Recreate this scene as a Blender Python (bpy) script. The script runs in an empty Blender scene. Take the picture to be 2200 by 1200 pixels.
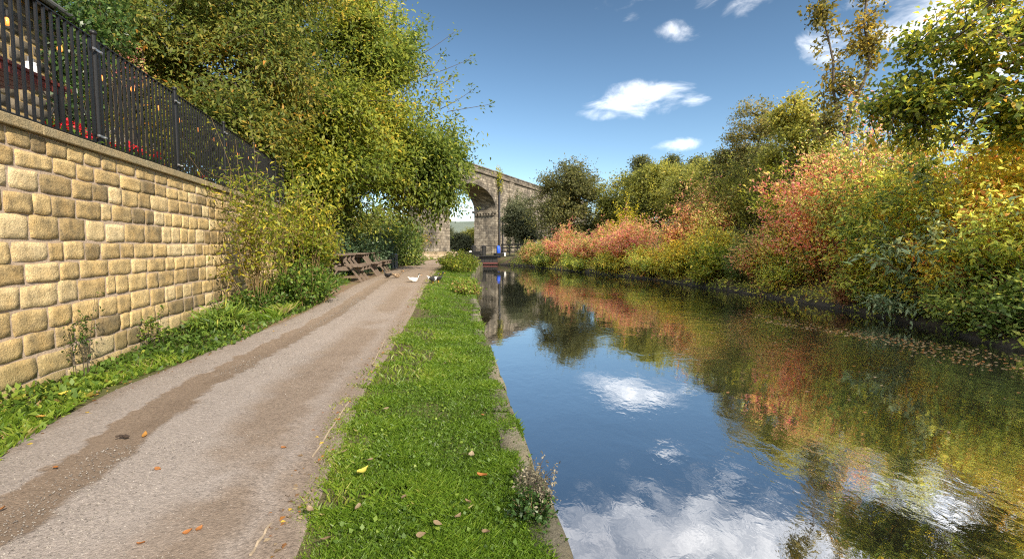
import bpy, math, random
import numpy as np
from mathutils import Vector, Matrix

scene = bpy.context.scene
C = scene.collection
R = math.radians
rnd = random.Random(7)

# ------------------------------------------------------------------ camera model
EYE, F, TILT = 1.35, 1020.0, math.atan(68 / 1020.0)

def ray(px, py):
    cx, cy = (px - 1100) / F, -(py - 600) / F
    return Vector((cx, math.cos(TILT) + cy * math.sin(TILT), -math.sin(TILT) + cy * math.cos(TILT)))

def at_y(px, py, Y):
    d = ray(px, py)
    return Vector((0, 0, EYE)) + d * (Y / d.y)

def on_z(px, py, z):
    d = ray(px, py)
    return Vector((0, 0, EYE)) + d * ((z - EYE) / d.z)

def sstep(a, b, x):
    t = np.clip((np.asarray(x, float) - a) / (b - a), 0, 1)
    return t * t * (3 - 2 * t)

def gz(Y):
    return 0.3 * sstep(5, 13, Y)

def on_ground(px, py, k=1.0):
    z = 0.0
    for _ in range(12):
        p = on_z(px, py, z)
        z = 0.5 * z + 0.5 * float(gz(p.y)) * k
    return on_z(px, py, z)

WATER = -0.35

# ------------------------------------------------------------------ mesh helpers
def nrm(a):
    return a / np.maximum(np.linalg.norm(a, axis=-1, keepdims=True), 1e-9)

def poly_mesh(name, V, k, mat, parent=None, tint=None, smooth=False, loc=None):
    """N separate faces of k vertices each."""
    V = np.asarray(V, np.float32).reshape(-1, 3)
    if loc is not None:
        V = V - np.asarray(loc, np.float32)
    n = len(V) // k
    me = bpy.data.meshes.new(name)
    me.vertices.add(len(V)); me.vertices.foreach_set('co', V.ravel())
    me.loops.add(n * k); me.loops.foreach_set('vertex_index', np.arange(n * k, dtype=np.int32))
    me.polygons.add(n); me.polygons.foreach_set('loop_start', np.arange(0, n * k, k, dtype=np.int32))
    if tint is not None:
        me.attributes.new('tint', 'FLOAT', 'FACE').data.foreach_set('value', np.asarray(tint, np.float32))
    me.update(calc_edges=True)
    return link(name, me, mat, parent, smooth)

def quad_mesh(name, V, Q, mat, parent=None, tint=None, smooth=True, loc=None, vattr=None, uv=None):
    V = np.asarray(V, np.float32).reshape(-1, 3)
    if loc is not None:
        V = V - np.asarray(loc, np.float32)
    Q = np.asarray(Q, np.int32).reshape(-1, 4)
    me = bpy.data.meshes.new(name)
    me.vertices.add(len(V)); me.vertices.foreach_set('co', V.ravel())
    me.loops.add(Q.size); me.loops.foreach_set('vertex_index', Q.ravel())
    me.polygons.add(len(Q)); me.polygons.foreach_set('loop_start', np.arange(0, Q.size, 4, dtype=np.int32))
    if tint is not None:
        me.attributes.new('tint', 'FLOAT', 'FACE').data.foreach_set('value', np.asarray(tint, np.float32))
    for key, val in (vattr or {}).items():
        me.attributes.new(key, 'FLOAT', 'POINT').data.foreach_set('value', np.asarray(val, np.float32))
    me.update(calc_edges=True)
    return link(name, me, mat, parent, smooth)

def link(name, me, mat, parent=None, smooth=False):
    if mat is not None:
        me.materials.append(mat)
    if smooth:
        me.polygons.foreach_set('use_smooth', np.ones(len(me.polygons), dtype=bool))
    o = bpy.data.objects.new(name, me)
    C.objects.link(o)
    if parent is not None:
        o.parent = parent
    return o

def tag(o, label=None, cat=None, group=None, kind=None):
    if label: o['label'] = label
    if cat: o['category'] = cat
    if group: o['group'] = group
    if kind: o['kind'] = kind
    return o

def thing(name, label, cat, loc, rz=0.0, group=None):
    o = bpy.data.objects.new(name, None)
    o.empty_display_size = 0.2
    C.objects.link(o)
    o.location = loc; o.rotation_euler = (0, 0, rz)
    return tag(o, label, cat, group)

def copy_tree(o, parent=None):
    c = o.copy(); C.objects.link(c)
    if parent is not None: c.parent = parent
    for ch in list(o.children): copy_tree(ch, c)
    return c

class MB:
    def __init__(self): self.v = []; self.f = []
    def add(self, vs, fs):
        n = len(self.v); self.v += [tuple(v) for v in vs]; self.f += [tuple(i + n for i in f) for f in fs]; return self
    def box(self, x0, x1, y0, y1, z0, z1, M=None):
        vs = [Vector((x, y, z)) for z in (z0, z1) for x, y in ((x0, y0), (x1, y0), (x1, y1), (x0, y1))]
        if M: vs = [M @ v for v in vs]
        return self.add(vs, [(0, 3, 2, 1), (4, 5, 6, 7), (0, 1, 5, 4), (1, 2, 6, 5), (2, 3, 7, 6), (3, 0, 4, 7)])
    def beam(self, a, b, w, h, up=(0, 0, 1)):
        a, b = Vector(a), Vector(b); d = b - a; L = d.length; d.normalize()
        s = d.cross(Vector(up)); s.normalize(); u = s.cross(d)
        M = Matrix((d.to_4d(), s.to_4d(), u.to_4d(), (0, 0, 0, 1))).transposed(); M[0][3], M[1][3], M[2][3] = a; M[3] = (0, 0, 0, 1)
        return self.box(0, L, -w / 2, w / 2, -h / 2, h / 2, M)
    def tube(self, pts, rs, n=8, cap=True):
        V, Q = tube_geo([(np.array([tuple(p) for p in pts], float), np.full(len(pts), rs, float) if np.isscalar(rs) else np.array(rs, float))], n)
        k = len(pts)
        fs = [tuple(q) for q in Q.tolist()]
        if cap: fs += [tuple(range(n - 1, -1, -1)), tuple(range((k - 1) * n, k * n))]
        return self.add(V.tolist(), fs)
    def lathe(self, prof, n=16, c=(0, 0, 0), cap=True):
        vs = [(c[0] + r * math.cos(2 * math.pi * i / n), c[1] + r * math.sin(2 * math.pi * i / n), c[2] + z) for r, z in prof for i in range(n)]
        fs = [(j * n + i, j * n + (i + 1) % n, (j + 1) * n + (i + 1) % n, (j + 1) * n + i) for j in range(len(prof) - 1) for i in range(n)]
        if cap: fs += [tuple(range(n - 1, -1, -1)), tuple(range((len(prof) - 1) * n, len(prof) * n))]
        return self.add(vs, fs)
    def ell(self, c, r, n=14, m=9, M=None):
        vs = []
        for j in range(m + 1):
            a = math.pi * j / m - math.pi / 2; a = max(min(a, 1.5), -1.5)
            for i in range(n):
                t = 2 * math.pi * i / n
                v = Vector((r[0] * math.cos(a) * math.cos(t), r[1] * math.cos(a) * math.sin(t), r[2] * math.sin(a)))
                if M: v = M @ v
                vs.append(v + Vector(c))
        fs = [(j * n + i, j * n + (i + 1) % n, (j + 1) * n + (i + 1) % n, (j + 1) * n + i) for j in range(m) for i in range(n)]
        fs += [tuple(range(n - 1, -1, -1)), tuple(range(m * n, (m + 1) * n))]
        return self.add(vs, fs)
    def build(self, name, mat, parent=None, smooth=False, bevel=0, loc=None):
        me = bpy.data.meshes.new(name)
        vs = self.v if loc is None else [tuple(a - b for a, b in zip(v, loc)) for v in self.v]
        me.from_pydata(vs, [], self.f); me.update()
        o = link(name, me, mat, parent, smooth)
        if bevel:
            b = o.modifiers.new('bevel', 'BEVEL'); b.width = bevel; b.segments = 2; b.limit_method = 'ANGLE'
        return o

def tube_geo(lines, n=4):
    VV, QQ, off = [], [], 0
    ang = np.arange(n) * 2 * np.pi / n
    ca, sa = np.cos(ang), np.sin(ang)
    ring = np.arange(n); nxt = (ring + 1) % n
    for P, r in lines:
        k = len(P)
        T = nrm(np.gradient(P, axis=0))
        ref = np.array([0.0, 0, 1]) if abs(T[0][2]) < .9 else np.array([1.0, 0, 0])
        S = nrm(np.cross(T, ref)); U = np.cross(S, T)
        V = P[:, None, :] + r[:, None, None] * (S[:, None, :] * ca[None, :, None] + U[:, None, :] * sa[None, :, None])
        VV.append(V.reshape(-1, 3))
        b = off + np.arange(k - 1)[:, None] * n
        QQ.append(np.stack([b + ring, b + nxt, b + n + nxt, b + n + ring], -1).reshape(-1, 4))
        off += k * n
    return np.concatenate(VV), np.concatenate(QQ)

def pn(P, scale, seed, octs=7):
    """smooth pseudo noise, about -1..1"""
    g = np.random.default_rng(seed)
    out = np.zeros(P.shape[:-1])
    for i in range(octs):
        d = g.normal(size=P.shape[-1]); d *= (1 + .35 * g.normal())
        out += np.sin(P @ d * scale + g.uniform(0, 6.28))
    return np.clip(out / (octs ** .5 * 1.1), -1, 1)

def leaves(name, P, D, N, size, width, tint, mat, parent=None, loc=None, fold=.25, droop=.15):
    T = nrm(D); B = nrm(np.cross(N, T)); U = np.cross(T, B)
    s = np.asarray(size)[:, None] * np.ones((len(P), 1))
    w = width
    v0 = P
    v1 = P + T * s * .42 + B * s * w * .5 + U * s * w * fold
    v2 = P + T * s - U * s * droop
    v3 = P + T * s * .42 - B * s * w * .5 + U * s * w * fold
    return poly_mesh(name, np.stack([v0, v1, v2, v3], 1), 4, mat, parent, tint, False, loc)

# ------------------------------------------------------------------ material helpers
class NT:
    def __init__(self, name, world=False):
        if world:
            self.m = bpy.data.worlds.new(name)
        else:
            self.m = bpy.data.materials.new(name)
        self.m.use_nodes = True
        self.t = self.m.node_tree; self.t.nodes.clear()
    def n(self, typ, **kw):
        nd = self.t.nodes.new(typ)
        for k, v in kw.items():
            if k.startswith('_'): setattr(nd, k[1:], v)
        for k, v in kw.items():
            if not k.startswith('_'):
                key = int(k[1:]) if k[0] == 'i' and k[1:].isdigit() else k.replace('__', ' ')
                s = nd.inputs[key]
                if isinstance(v, bpy.types.NodeSocket): self.t.links.new(v, s)
                else: s.default_value = v
        return nd
    def math(self, op, a, b=0.0, c=None, clamp=False):
        nd = self.t.nodes.new('ShaderNodeMath'); nd.operation = op; nd.use_clamp = clamp
        for i, v in enumerate((a, b) if c is None else (a, b, c)):
            if isinstance(v, bpy.types.NodeSocket): self.t.links.new(v, nd.inputs[i])
            else: nd.inputs[i].default_value = v
        return nd.outputs[0]
    def ramp(self, fac, stops, interp='LINEAR'):
        nd = self.t.nodes.new('ShaderNodeValToRGB'); nd.color_ramp.interpolation = interp
        el = nd.color_ramp.elements
        while len(el) < len(stops): el.new(.5)
        for e, (p, c) in zip(el, stops):
            e.position = p; e.color = (c, c, c, 1) if np.isscalar(c) else (*c, 1)
        self.t.links.new(fac, nd.inputs[0]); return nd.outputs[0]
    def mix(self, fac, a, b, mode='MIX'):
        nd = self.t.nodes.new('ShaderNodeMix'); nd.data_type = 'RGBA'; nd.blend_type = mode
        for i, v in ((0, fac), (6, a), (7, b)):
            if isinstance(v, bpy.types.NodeSocket): self.t.links.new(v, nd.inputs[i])
            else: nd.inputs[i].default_value = v if i == 0 else (*v, 1)
        return nd.outputs[2]
    def attr(self, name, out='Fac'):
        return self.n('ShaderNodeAttribute', _attribute_name=name).outputs[out]
    def obj(self): return self.n('ShaderNodeTexCoord').outputs['Object']
    def geo(self): return self.n('ShaderNodeNewGeometry').outputs['Position']
    def noise(self, vec, scale, detail=4, rough=.55, dist=0.0, out='Fac'):
        return self.n('ShaderNodeTexNoise', Vector=vec, Scale=scale, Detail=detail, Roughness=rough, Distortion=dist).outputs[out]
    def bump(self, h, strength=.5, dist=.02, normal=None):
        nd = self.n('ShaderNodeBump', Height=h, Strength=strength, Distance=dist)
        if normal is not None: self.t.links.new(normal, nd.inputs['Normal'])
        return nd.outputs[0]
    def out(self, sh):
        o = self.t.nodes.new('ShaderNodeOutputMaterial'); self.t.links.new(sh, o.inputs[0]); return self.m
    def principled(self, col, rough=.6, normal=None, metallic=0.0, spec=.4, **kw):
        nd = self.n('ShaderNodeBsdfPrincipled', Base__Color=col if isinstance(col, bpy.types.NodeSocket) else (*col, 1), Roughness=rough, Metallic=metallic)
        nd.inputs['Specular IOR Level'].default_value = spec
        for k, v in kw.items(): nd.inputs[k.replace('__', ' ')].default_value = v
        if normal is not None: self.t.links.new(normal, nd.inputs['Normal'])
        return nd.outputs[0]

def mat_leaf(name, stops, trans=.38, rough=.5, gloss=.35, k=1.28):
    """leaf colours come from a per-leaf random value"""
    b = NT(name)
    stops = [(p, tuple(min(.8, v * k) for v in c)) for p, c in stops]; trans = min(.62, trans * 1.3)
    c = b.ramp(b.attr('tint'), stops)
    p = b.principled(c, rough, spec=gloss)
    t = b.n('ShaderNodeBsdfTranslucent', Color=b.mix(.5, c, c, 'ADD')).outputs[0]
    return b.out(b.n('ShaderNodeMixShader', i0=trans, i1=p, i2=t).outputs[0])

def mat_plain(name, col, rough=.6, metallic=0.0, var=.25, scale=8, bump=.2, spec=.4):
    b = NT(name); v = b.obj()
    n = b.noise(v, scale, 5, .6)
    c = b.mix(b.math('MULTIPLY', n, 1.0), tuple(x * (1 - var) for x in col), tuple(min(1, x * (1 + var)) for x in col))
    return b.out(b.principled(c, rough, b.bump(b.noise(v, scale * 6, 3), bump, .004), metallic, spec))

def srgb(r, g, b_):
    return tuple(((x / 255 + .055) / 1.055) ** 2.4 if x > 10 else x / 255 / 12.92 for x in (r, g, b_))

M = {}
# ------------------------------------------------------------------ camera
cam_d = bpy.data.cameras.new('camera'); cam = bpy.data.objects.new('camera', cam_d); C.objects.link(cam)
cam_d.sensor_width = 36; cam_d.lens = F / 2200 * 36; cam_d.clip_start = .05; cam_d.clip_end = 6000
cam.location = (0, 0, EYE); cam.rotation_euler = (math.pi / 2 - TILT, 0, 0)
scene.camera = cam
scene.view_settings.view_transform = 'Standard'; scene.view_settings.look = 'None'
scene.view_settings.gamma = 1; scene.view_settings.exposure = 1.3
scene.cycles.use_denoising = False; scene.cycles.filter_width = 1.15
scene.cycles.max_bounces = 7; scene.cycles.diffuse_bounces = 4; scene.cycles.glossy_bounces = 3
scene.cycles.transmission_bounces = 4; scene.cycles.transparent_max_bounces = 4
scene.cycles.caustics_reflective = False; scene.cycles.caustics_refractive = False

# ------------------------------------------------------------------ sun and sky
SUN_AZ, SUN_EL = R(138), R(35)          # azimuth clockwise from the view direction (+Y)
sd = bpy.data.lights.new('sun', 'SUN'); so = bpy.data.objects.new('sun', sd); C.objects.link(so)
sd.energy = 3.5; sd.angle = R(.6); sd.color = (1, .90, .74)
sv = Vector((math.sin(SUN_AZ) * math.cos(SUN_EL), math.cos(SUN_AZ) * math.cos(SUN_EL), math.sin(SUN_EL)))
so.rotation_euler = sv.to_track_quat('Z', 'Y').to_euler(); so.location = sv * 60

def azel(px, py, mirror=False):
    d = ray(px, py); d.normalize()
    return math.atan2(d.x, d.y), math.asin(-d.z if mirror else d.z)

w = NT('World', True); scene.world = w.m
sky = w.n('ShaderNodeTexSky', _sky_type='NISHITA', _sun_disc=False, _sun_elevation=SUN_EL, _sun_rotation=SUN_AZ,
          _altitude=100, _air_density=1.0, _dust_density=.35, _ozone_density=2.6)
gen = w.n('ShaderNodeTexCoord').outputs['Generated']
sx = w.n('ShaderNodeSeparateXYZ', Vector=gen)
az = w.math('ARCTAN2', sx.outputs[0], sx.outputs[1]); el = w.math('ARCSINE', sx.outputs[2])
uv = w.n('ShaderNodeCombineXYZ', X=az, Y=w.math('MULTIPLY', el, 1.9), Z=0.0).outputs[0]
n1 = w.noise(uv, 10.5, 10, .60, .55); n2 = w.noise(uv, 3.1, 6, .55, .2)
cl = []
a0 = azel(1370, 213); cl.append((*a0, .118, .037, 1.3))
a0 = azel(1290, 245); cl.append((*a0, .060, .013, .85))
a0 = azel(1480, 215); cl.append((*a0, .035, .014, .7))
a0 = azel(1450, 313); cl.append((*a0, .058, .014, 1.1))
a0 = azel(1465, 65); cl.append((*a0, .040, .018, .62))
a0 = azel(1575, 0); cl.append((*a0, .075, .030, .8))
a0 = azel(1360, 38); cl.append((*a0, .02, .010, .6))
a0 = azel(1000, 465); cl.append((*a0, .11, .05, 1.15))
a0 = azel(1790, 92); cl.append((*a0, .05, .04, .9))
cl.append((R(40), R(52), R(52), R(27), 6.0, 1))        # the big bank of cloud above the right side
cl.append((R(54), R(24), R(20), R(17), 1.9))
cl.append((R(-105), R(44), R(72), R(30), 2.2))  # unseen cloud bank on the left, added as fill light
cl.append((R(168), R(48), R(34), R(20), 2.0)); cl.append((R(-165), R(40), R(40), R(26), 2.2))  # unseen clouds behind the camera, added to lift the shadows
tot = None
for ca, ce, wa, we, amp, *flat in cl:
    du = w.math('DIVIDE', w.math('SUBTRACT', az, ca), wa); dv = w.math('DIVIDE', w.math('SUBTRACT', el, ce), we)
    d2 = w.math('MULTIPLY', du, du)
    if flat: d2 = w.math('MULTIPLY', d2, d2)
    q = w.math('ADD', d2, w.math('MULTIPLY', dv, dv))
    m_ = w.math('MULTIPLY', w.math('SUBTRACT', 1.0, q), amp)
    tot = m_ if tot is None else w.math('MAXIMUM', tot, m_)
tot = w.math('MAXIMUM', tot, -1.0)
dens = w.math('ADD', w.math('MINIMUM', tot, 1.5), w.math('MULTIPLY', w.math('SUBTRACT', n1, .53), 4.6))
dn = w.n('ShaderNodeMapRange', _interpolation_type='SMOOTHSTEP', Value=dens); dn.inputs[1].default_value = -.1; dn.inputs[2].default_value = 2.7
alpha = dn.outputs[0]
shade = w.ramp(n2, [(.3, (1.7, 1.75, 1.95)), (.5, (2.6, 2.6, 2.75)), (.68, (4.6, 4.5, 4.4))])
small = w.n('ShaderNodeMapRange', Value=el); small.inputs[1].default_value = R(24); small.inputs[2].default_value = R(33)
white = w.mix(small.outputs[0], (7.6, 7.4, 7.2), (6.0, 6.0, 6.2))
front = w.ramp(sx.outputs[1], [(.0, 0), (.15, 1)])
ccol = w.mix(w.math('MULTIPLY', w.math('MULTIPLY', small.outputs[0], .85), front), w.mix(front, (19.5, 19.0, 18.2), white), shade)  # added clouds behind the camera are far brighter, to act as fill light
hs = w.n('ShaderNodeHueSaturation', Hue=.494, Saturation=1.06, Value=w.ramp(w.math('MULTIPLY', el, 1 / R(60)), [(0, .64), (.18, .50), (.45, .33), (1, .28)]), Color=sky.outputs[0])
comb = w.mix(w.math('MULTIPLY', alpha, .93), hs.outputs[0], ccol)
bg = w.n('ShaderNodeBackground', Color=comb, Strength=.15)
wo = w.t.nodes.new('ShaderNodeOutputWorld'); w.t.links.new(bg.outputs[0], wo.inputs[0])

# ------------------------------------------------------------------ canal lines (from the photograph's ground points)
XL = [(-8, .62), (0.5, .42)]
for px, py in [(1240, 1200), (1190, 1080), (1150, 990), (1110, 890), (1062, 760), (1034, 685)]:
    p = on_ground(px, py, .4); XL.append((p.y, p.x))
for px, Y in [(1022, 13.5), (1018, 20), (1026, 30), (1033, 35), (1032, 36), (1031, 48)]:
    XL.append((Y, at_y(px, 600, Y).x))
XR = [(-8, 9.2), (2, 8.7)]
for px, py in [(2200, 757), (2000, 702), (1800, 662), (1600, 630), (1400, 600), (1250, 584), (1150, 573.5)]:
    p = on_z(px, py, WATER); XR.append((p.y, p.x))
XR += [(46, at_y(1092, 570, 46).x), (48, at_y(1067, 570, 48).x), (49, at_y(1067, 570, 48).x)]
XL.sort(); XR.sort()
def xl(Y): return np.interp(Y, [a for a, b in XL], [b for a, b in XL])
def xr(Y): return np.interp(Y, [a for a, b in XR], [b for a, b in XR])

BO = [0, .15, .4, .8, 1.5, 2.5, 4, 6, 9, 14, 20, 30, 60, 120, 300]
BZ = [-.45, -.2, .02, .2, .45, .75, 1.15, 1.6, 2.3, 3.2, 4.0, 5.2, 8, 13, 26]
def bank_z(off, Y):
    k = 1 - .8 * sstep(46, 60, Y)
    z = np.interp(off, BO, BZ)
    return np.where(np.asarray(Y) > 48.4, .3 + np.maximum(z, 0) * .2, z * np.where(z > 0, k, 1))

def H(x, Y):
    """terrain height, vectorised"""
    x = np.asarray(x, float); Y = np.asarray(Y, float)
    L, Rr = xl(Y), xr(Y)
    edge = 1 - .6 * sstep(-1.3, -.1, x - L)
    left = gz(Y) * edge + .02 * np.sin(x * 3.1 + Y * 1.3) * sstep(.3, 1.5, L - x) * 0
    far = np.where(Y > 48.4, .3, left)
    return np.where(x <= L, far, np.where(x < Rr, np.where(Y > 48.4, .3, -1.3), bank_z(x - Rr, Y)))

# ------------------------------------------------------------------ terrain
def ground_material():
    b = NT('soil_and_turf'); p = b.geo()
    n = b.noise(p, .9, 6, .6); f = b.noise(p, 14, 5, .65)
    turf = b.mix(f, (.05, .060, .018), (.125, .125, .045))
    soil = b.mix(f, (.045, .032, .02), (.13, .095, .06))
    c = b.mix(b.ramp(n, [(.42, 0), (.58, 1)]), turf, soil)
    return b.out(b.principled(c, .9, b.bump(b.noise(p, 30, 6, .7), .6, .03), spec=.15))
M['ground'] = ground_material()

rows = np.concatenate([np.arange(-8, 2, 1.0), np.arange(2, 15, .5), np.arange(15, 48, 1.0), [48, 48.35, 48.5, 49.5, 52, 56, 62, 70, 80, 95, 115, 140, 180, 250, 400, 700, 1500]])
LO = np.array([-600, -250, -120, -60, -30, -20, -14, -10, -8, -6, -5, -4, -3.2, -2.6, -2, -1.6, -1.2, -.9, -.6, -.4, -.22, -.1, -.03])
V = []; cols = None
for Y in rows:
    L, Rr = float(xl(min(Y, 48))), float(xr(min(Y, 48)))
    xs = np.concatenate([L + LO, [L - .012, L + .5 * (Rr - L), Rr - .015], Rr + np.array(BO) + .002])
    zs = H(np.concatenate([L + LO, [L + .05, .5 * (L + Rr), Rr - .05], Rr + np.array(BO) + .002]), np.full(len(xs), Y))
    V.append(np.stack([xs, np.full(len(xs), Y), zs], 1)); cols = len(xs)
V = np.concatenate(V)
i = np.arange(len(rows) - 1)[:, None] * cols + np.arange(cols - 1)[None, :]
Q = np.stack([i, i + 1, i + cols + 1, i + cols], -1).reshape(-1, 4)
tag(quad_mesh('ground', V, Q, M['ground']), kind='structure')

# ------------------------------------------------------------------ water
def water_material():
    b = NT('canal_water'); p = b.geo()
    st = b.n('ShaderNodeMapping', Vector=p); st.inputs['Scale'].default_value = (1.0, .62, 1)
    big = b.noise(st.outputs[0], 2.2, 3, .5, .4); mid = b.noise(st.outputs[0], 9, 3, .55, .6); fine = b.noise(st.outputs[0], 30, 2, .5)
    patch = b.ramp(b.noise(p, .28, 3, .5), [(.40, .14), (.66, 1.0)])
    h = b.math('ADD', b.math('MULTIPLY', big, 1.0), b.math('ADD', b.math('MULTIPLY', mid, .30), b.math('MULTIPLY', fine, .05)))
    xg = b.n('ShaderNodeMapRange', Value=b.n('ShaderNodeSeparateXYZ', Vector=p).outputs[0]); xg.inputs[1].default_value = .8; xg.inputs[2].default_value = 4.5; xg.inputs[3].default_value = .6; xg.inputs[4].default_value = 2.3
    h = b.math('MULTIPLY', b.math('MULTIPLY', h, patch), xg.outputs[0])
    nd = b.n('ShaderNodeBsdfPrincipled', Base__Color=(.012, .013, .009, 1), Roughness=.015, IOR=9.0)
    nd.inputs['Specular IOR Level'].default_value = .5
    b.t.links.new(b.bump(h, 1.0, .0085), nd.inputs['Normal'])
    return b.out(nd.outputs[0])
M['water'] = water_material()
V = []
wr = np.concatenate([np.arange(-8, 48, 2.0), [48.2]])
for Y in wr:
    V += [(float(xl(min(Y, 48))) - .03, Y, WATER), (float(xr(min(Y, 48))) + .12, Y, WATER)]
i = np.arange(len(wr) - 1) * 2
tag(quad_mesh('canal_water', V, np.stack([i, i + 1, i + 3, i + 2], -1), M['water']), kind='structure')

# ------------------------------------------------------------------ towpath
PR = [(1200, -460, 590), (1080, -200, 648), (960, 0, 706), (840, 230, 765), (760, 430, 822), (720, 530, 846), (680, 632, 872), (650, 690, 888),
      (625, 735, 902), (605, 775, 915), (590, 815, 926), (578, 850, 938), (570, 872, 950), (565, 892, 972)]
PL, PRt, PY = [], [], []
for py, a, b_ in PR:
    q = on_ground((a + b_) / 2, py); PY.append(q.y)
    Y = q.y
    PL.append(at_y(a, py, Y).x); PRt.append(at_y(b_, py, Y).x)
sl = (PL[1] - PL[0]) / (PY[1] - PY[0]); sr = (PRt[1] - PRt[0]) / (PY[1] - PY[0])
PY = [-8] + PY + [40, 45, 49, 56, 75]
PL = [PL[0] + sl * (-8 - PY[1])] + PL + [at_y(925, 560, 40).x, at_y(968, 560, 45).x, at_y(985, 557, 49).x, at_y(990, 557, 56).x, at_y(990, 550, 75).x]
PRt = [PRt[0] + sr * (-8 - PY[1])] + PRt + [at_y(1000, 560, 40).x, at_y(1010, 560, 45).x, at_y(1012, 557, 49).x, at_y(1012, 557, 56).x, at_y(1008, 550, 75).x]
def pl(Y): return np.interp(Y, PY, PL)
def pr(Y): return np.interp(Y, PY, PRt)

def path_material():
    b = NT('worn_gravel_path'); p = b.geo(); u = b.attr('across')
    big = b.noise(p, .7, 5, .6); mid = b.noise(p, 3.2, 6, .65); fine = b.noise(p, 55, 4, .75)
    uw = b.math('ADD', u, b.math('ADD', b.math('MULTIPLY', b.math('SUBTRACT', mid, .5), .16), b.math('MULTIPLY', b.math('SUBTRACT', big, .5), .10)))
    strip = b.ramp(uw, [(.225, 0), (.240, 1), (.385, 1), (.41, 0)])
    rut = b.math('MULTIPLY', b.ramp(uw, [(.58, 0), (.68, 1), (.80, 1), (.90, 0)]), b.ramp(b.noise(p, .55, 4, .6), [(.36, 0), (.47, 1)]))
    edge = b.math('MAXIMUM', b.ramp(uw, [(.0, 1), (.10, 0)]), b.ramp(uw, [(.82, 0), (.91, 1)]))
    dirt = b.math('MAXIMUM', b.math('MAXIMUM', strip, b.math('MULTIPLY', rut, .85)), b.math('MULTIPLY', edge, .8))
    fy = b.n('ShaderNodeSeparateXYZ', Vector=p).outputs[1]
    farm = b.n('ShaderNodeMapRange', Value=fy); farm.inputs[1].default_value = 4; farm.inputs[2].default_value = 17
    grey = b.mix(mid, (.215, .185, .166), (.300, .262, .238))
    brown = b.mix(mid, (.128, .094, .069), (.218, .167, .127))
    pale = b.mix(mid, (.225, .162, .112), (.335, .255, .185))
    c = b.mix(dirt, grey, brown)
    c = b.mix(b.math('MULTIPLY', farm.outputs[0], .8), c, pale)
    vor = b.n('ShaderNodeTexVoronoi', Vector=p, Scale=70.0)
    grit = b.ramp(b.n('ShaderNodeSeparateColor', Color=vor.outputs['Color']).outputs[0], [(0, .66), (.5, .97), (.85, 1.05), (1, 1.16)])
    amt = b.ramp(b.noise(p, 1.3, 4, .6), [(.35, .35), (.65, 1)])
    gmix = b.mix(amt, (1, 1, 1), grit)
    c = b.mix(1.0, c, gmix, 'MULTIPLY')
    c = b.mix(1.0, c, b.ramp(fine, [(.3, .78), (.7, 1.2)]), 'MULTIPLY')
    h = b.math('ADD', b.math('MULTIPLY', vor.outputs['Distance'], -.5), b.math('ADD', fine, b.math('MULTIPLY', strip, -1.2)))
    return b.out(b.principled(c, .9, b.bump(h, .55, .012), spec=.2))
M['path'] = path_material()
prow = np.concatenate([np.arange(-8, 2, 1.0), np.arange(2, 16, .25), np.arange(16, 76, 1.0)])
NU = 41; V = []; AC = []
us = np.linspace(0, 1, NU)
for Y in prow:
    L, Rr = float(pl(Y)), float(pr(Y))
    wob = 0; Rr += .13
    x = L + (Rr - L) * us + wob * (us - .5) * 1.2
    z = H(x, np.full(NU, Y)) + .006 + .03 * np.sin(np.pi * us) - .02 * np.exp(-((us - .31) / .06) ** 2)
    z = np.where((us < .01) | (us > .99), z - .03, z)
    V.append(np.stack([x, np.full(NU, Y), z], 1)); AC.append(us)
V = np.concatenate(V)
i = np.arange(len(prow) - 1)[:, None] * NU + np.arange(NU - 1)[None, :]
tag(quad_mesh('towpath', V, np.stack([i, i + 1, i + NU + 1, i + NU], -1).reshape(-1, 4), M['path'], vattr={'across': np.concatenate(AC)}), kind='structure')

def path_z(x, Y):
    u = (x - pl(Y)) / (pr(Y) - pl(Y))
    return float(H(x, Y)) + .006 + .03 * math.sin(math.pi * min(max(float(u), 0), 1))

# loose dirt strip left of the path, up to the hedge and tables
def dirt_material():
    b = NT('trodden_earth'); p = b.geo()
    n = b.noise(p, 2.4, 6, .65); f = b.noise(p, 45, 4, .7)
    c = b.mix(n, (.115, .080, .05), (.27, .19, .125))
    g = b.ramp(b.noise(p, .8, 5, .6), [(.52, 0), (.62, 1)])
    c = b.mix(b.math('MULTIPLY', g, .6), c, (.10, .12, .03))
    c = b.mix(1.0, c, b.ramp(f, [(.3, .7), (.7, 1.25)]), 'MULTIPLY')
    return b.out(b.principled(c, .92, b.bump(f, .6, .015), spec=.15))
M['dirt'] = dirt_material()
V = []; dr = np.arange(7, 46, 1.0)
for Y in dr:
    a = float(pl(Y)) - np.interp(Y, [7, 10, 14, 20, 30, 40, 46], [.5, .9, 1.5, 1.8, 1.4, .8, .5])
    for t in np.linspace(0, 1, 5):
        x = a + (float(pl(Y)) + .12 - a) * t
        V.append((x, Y, float(H(x, Y)) + .004))
i = np.arange(len(dr) - 1)[:, None] * 5 + np.arange(4)[None, :]
tag(quad_mesh('dirt_margin', V, np.stack([i, i + 1, i + 6, i + 5], -1).reshape(-1, 4), M['dirt']), kind='structure')

# ------------------------------------------------------------------ stone walls
WB = Vector((-3.375, -.76, 0)); WD = Vector((-.22, .9755, 0)); WN = Vector((.9755, .22, 0))
WROT = math.atan2(WD.y, WD.x)
def W(s, off, z): return WB + WD * s + WN * off + Vector((0, 0, z))

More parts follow.
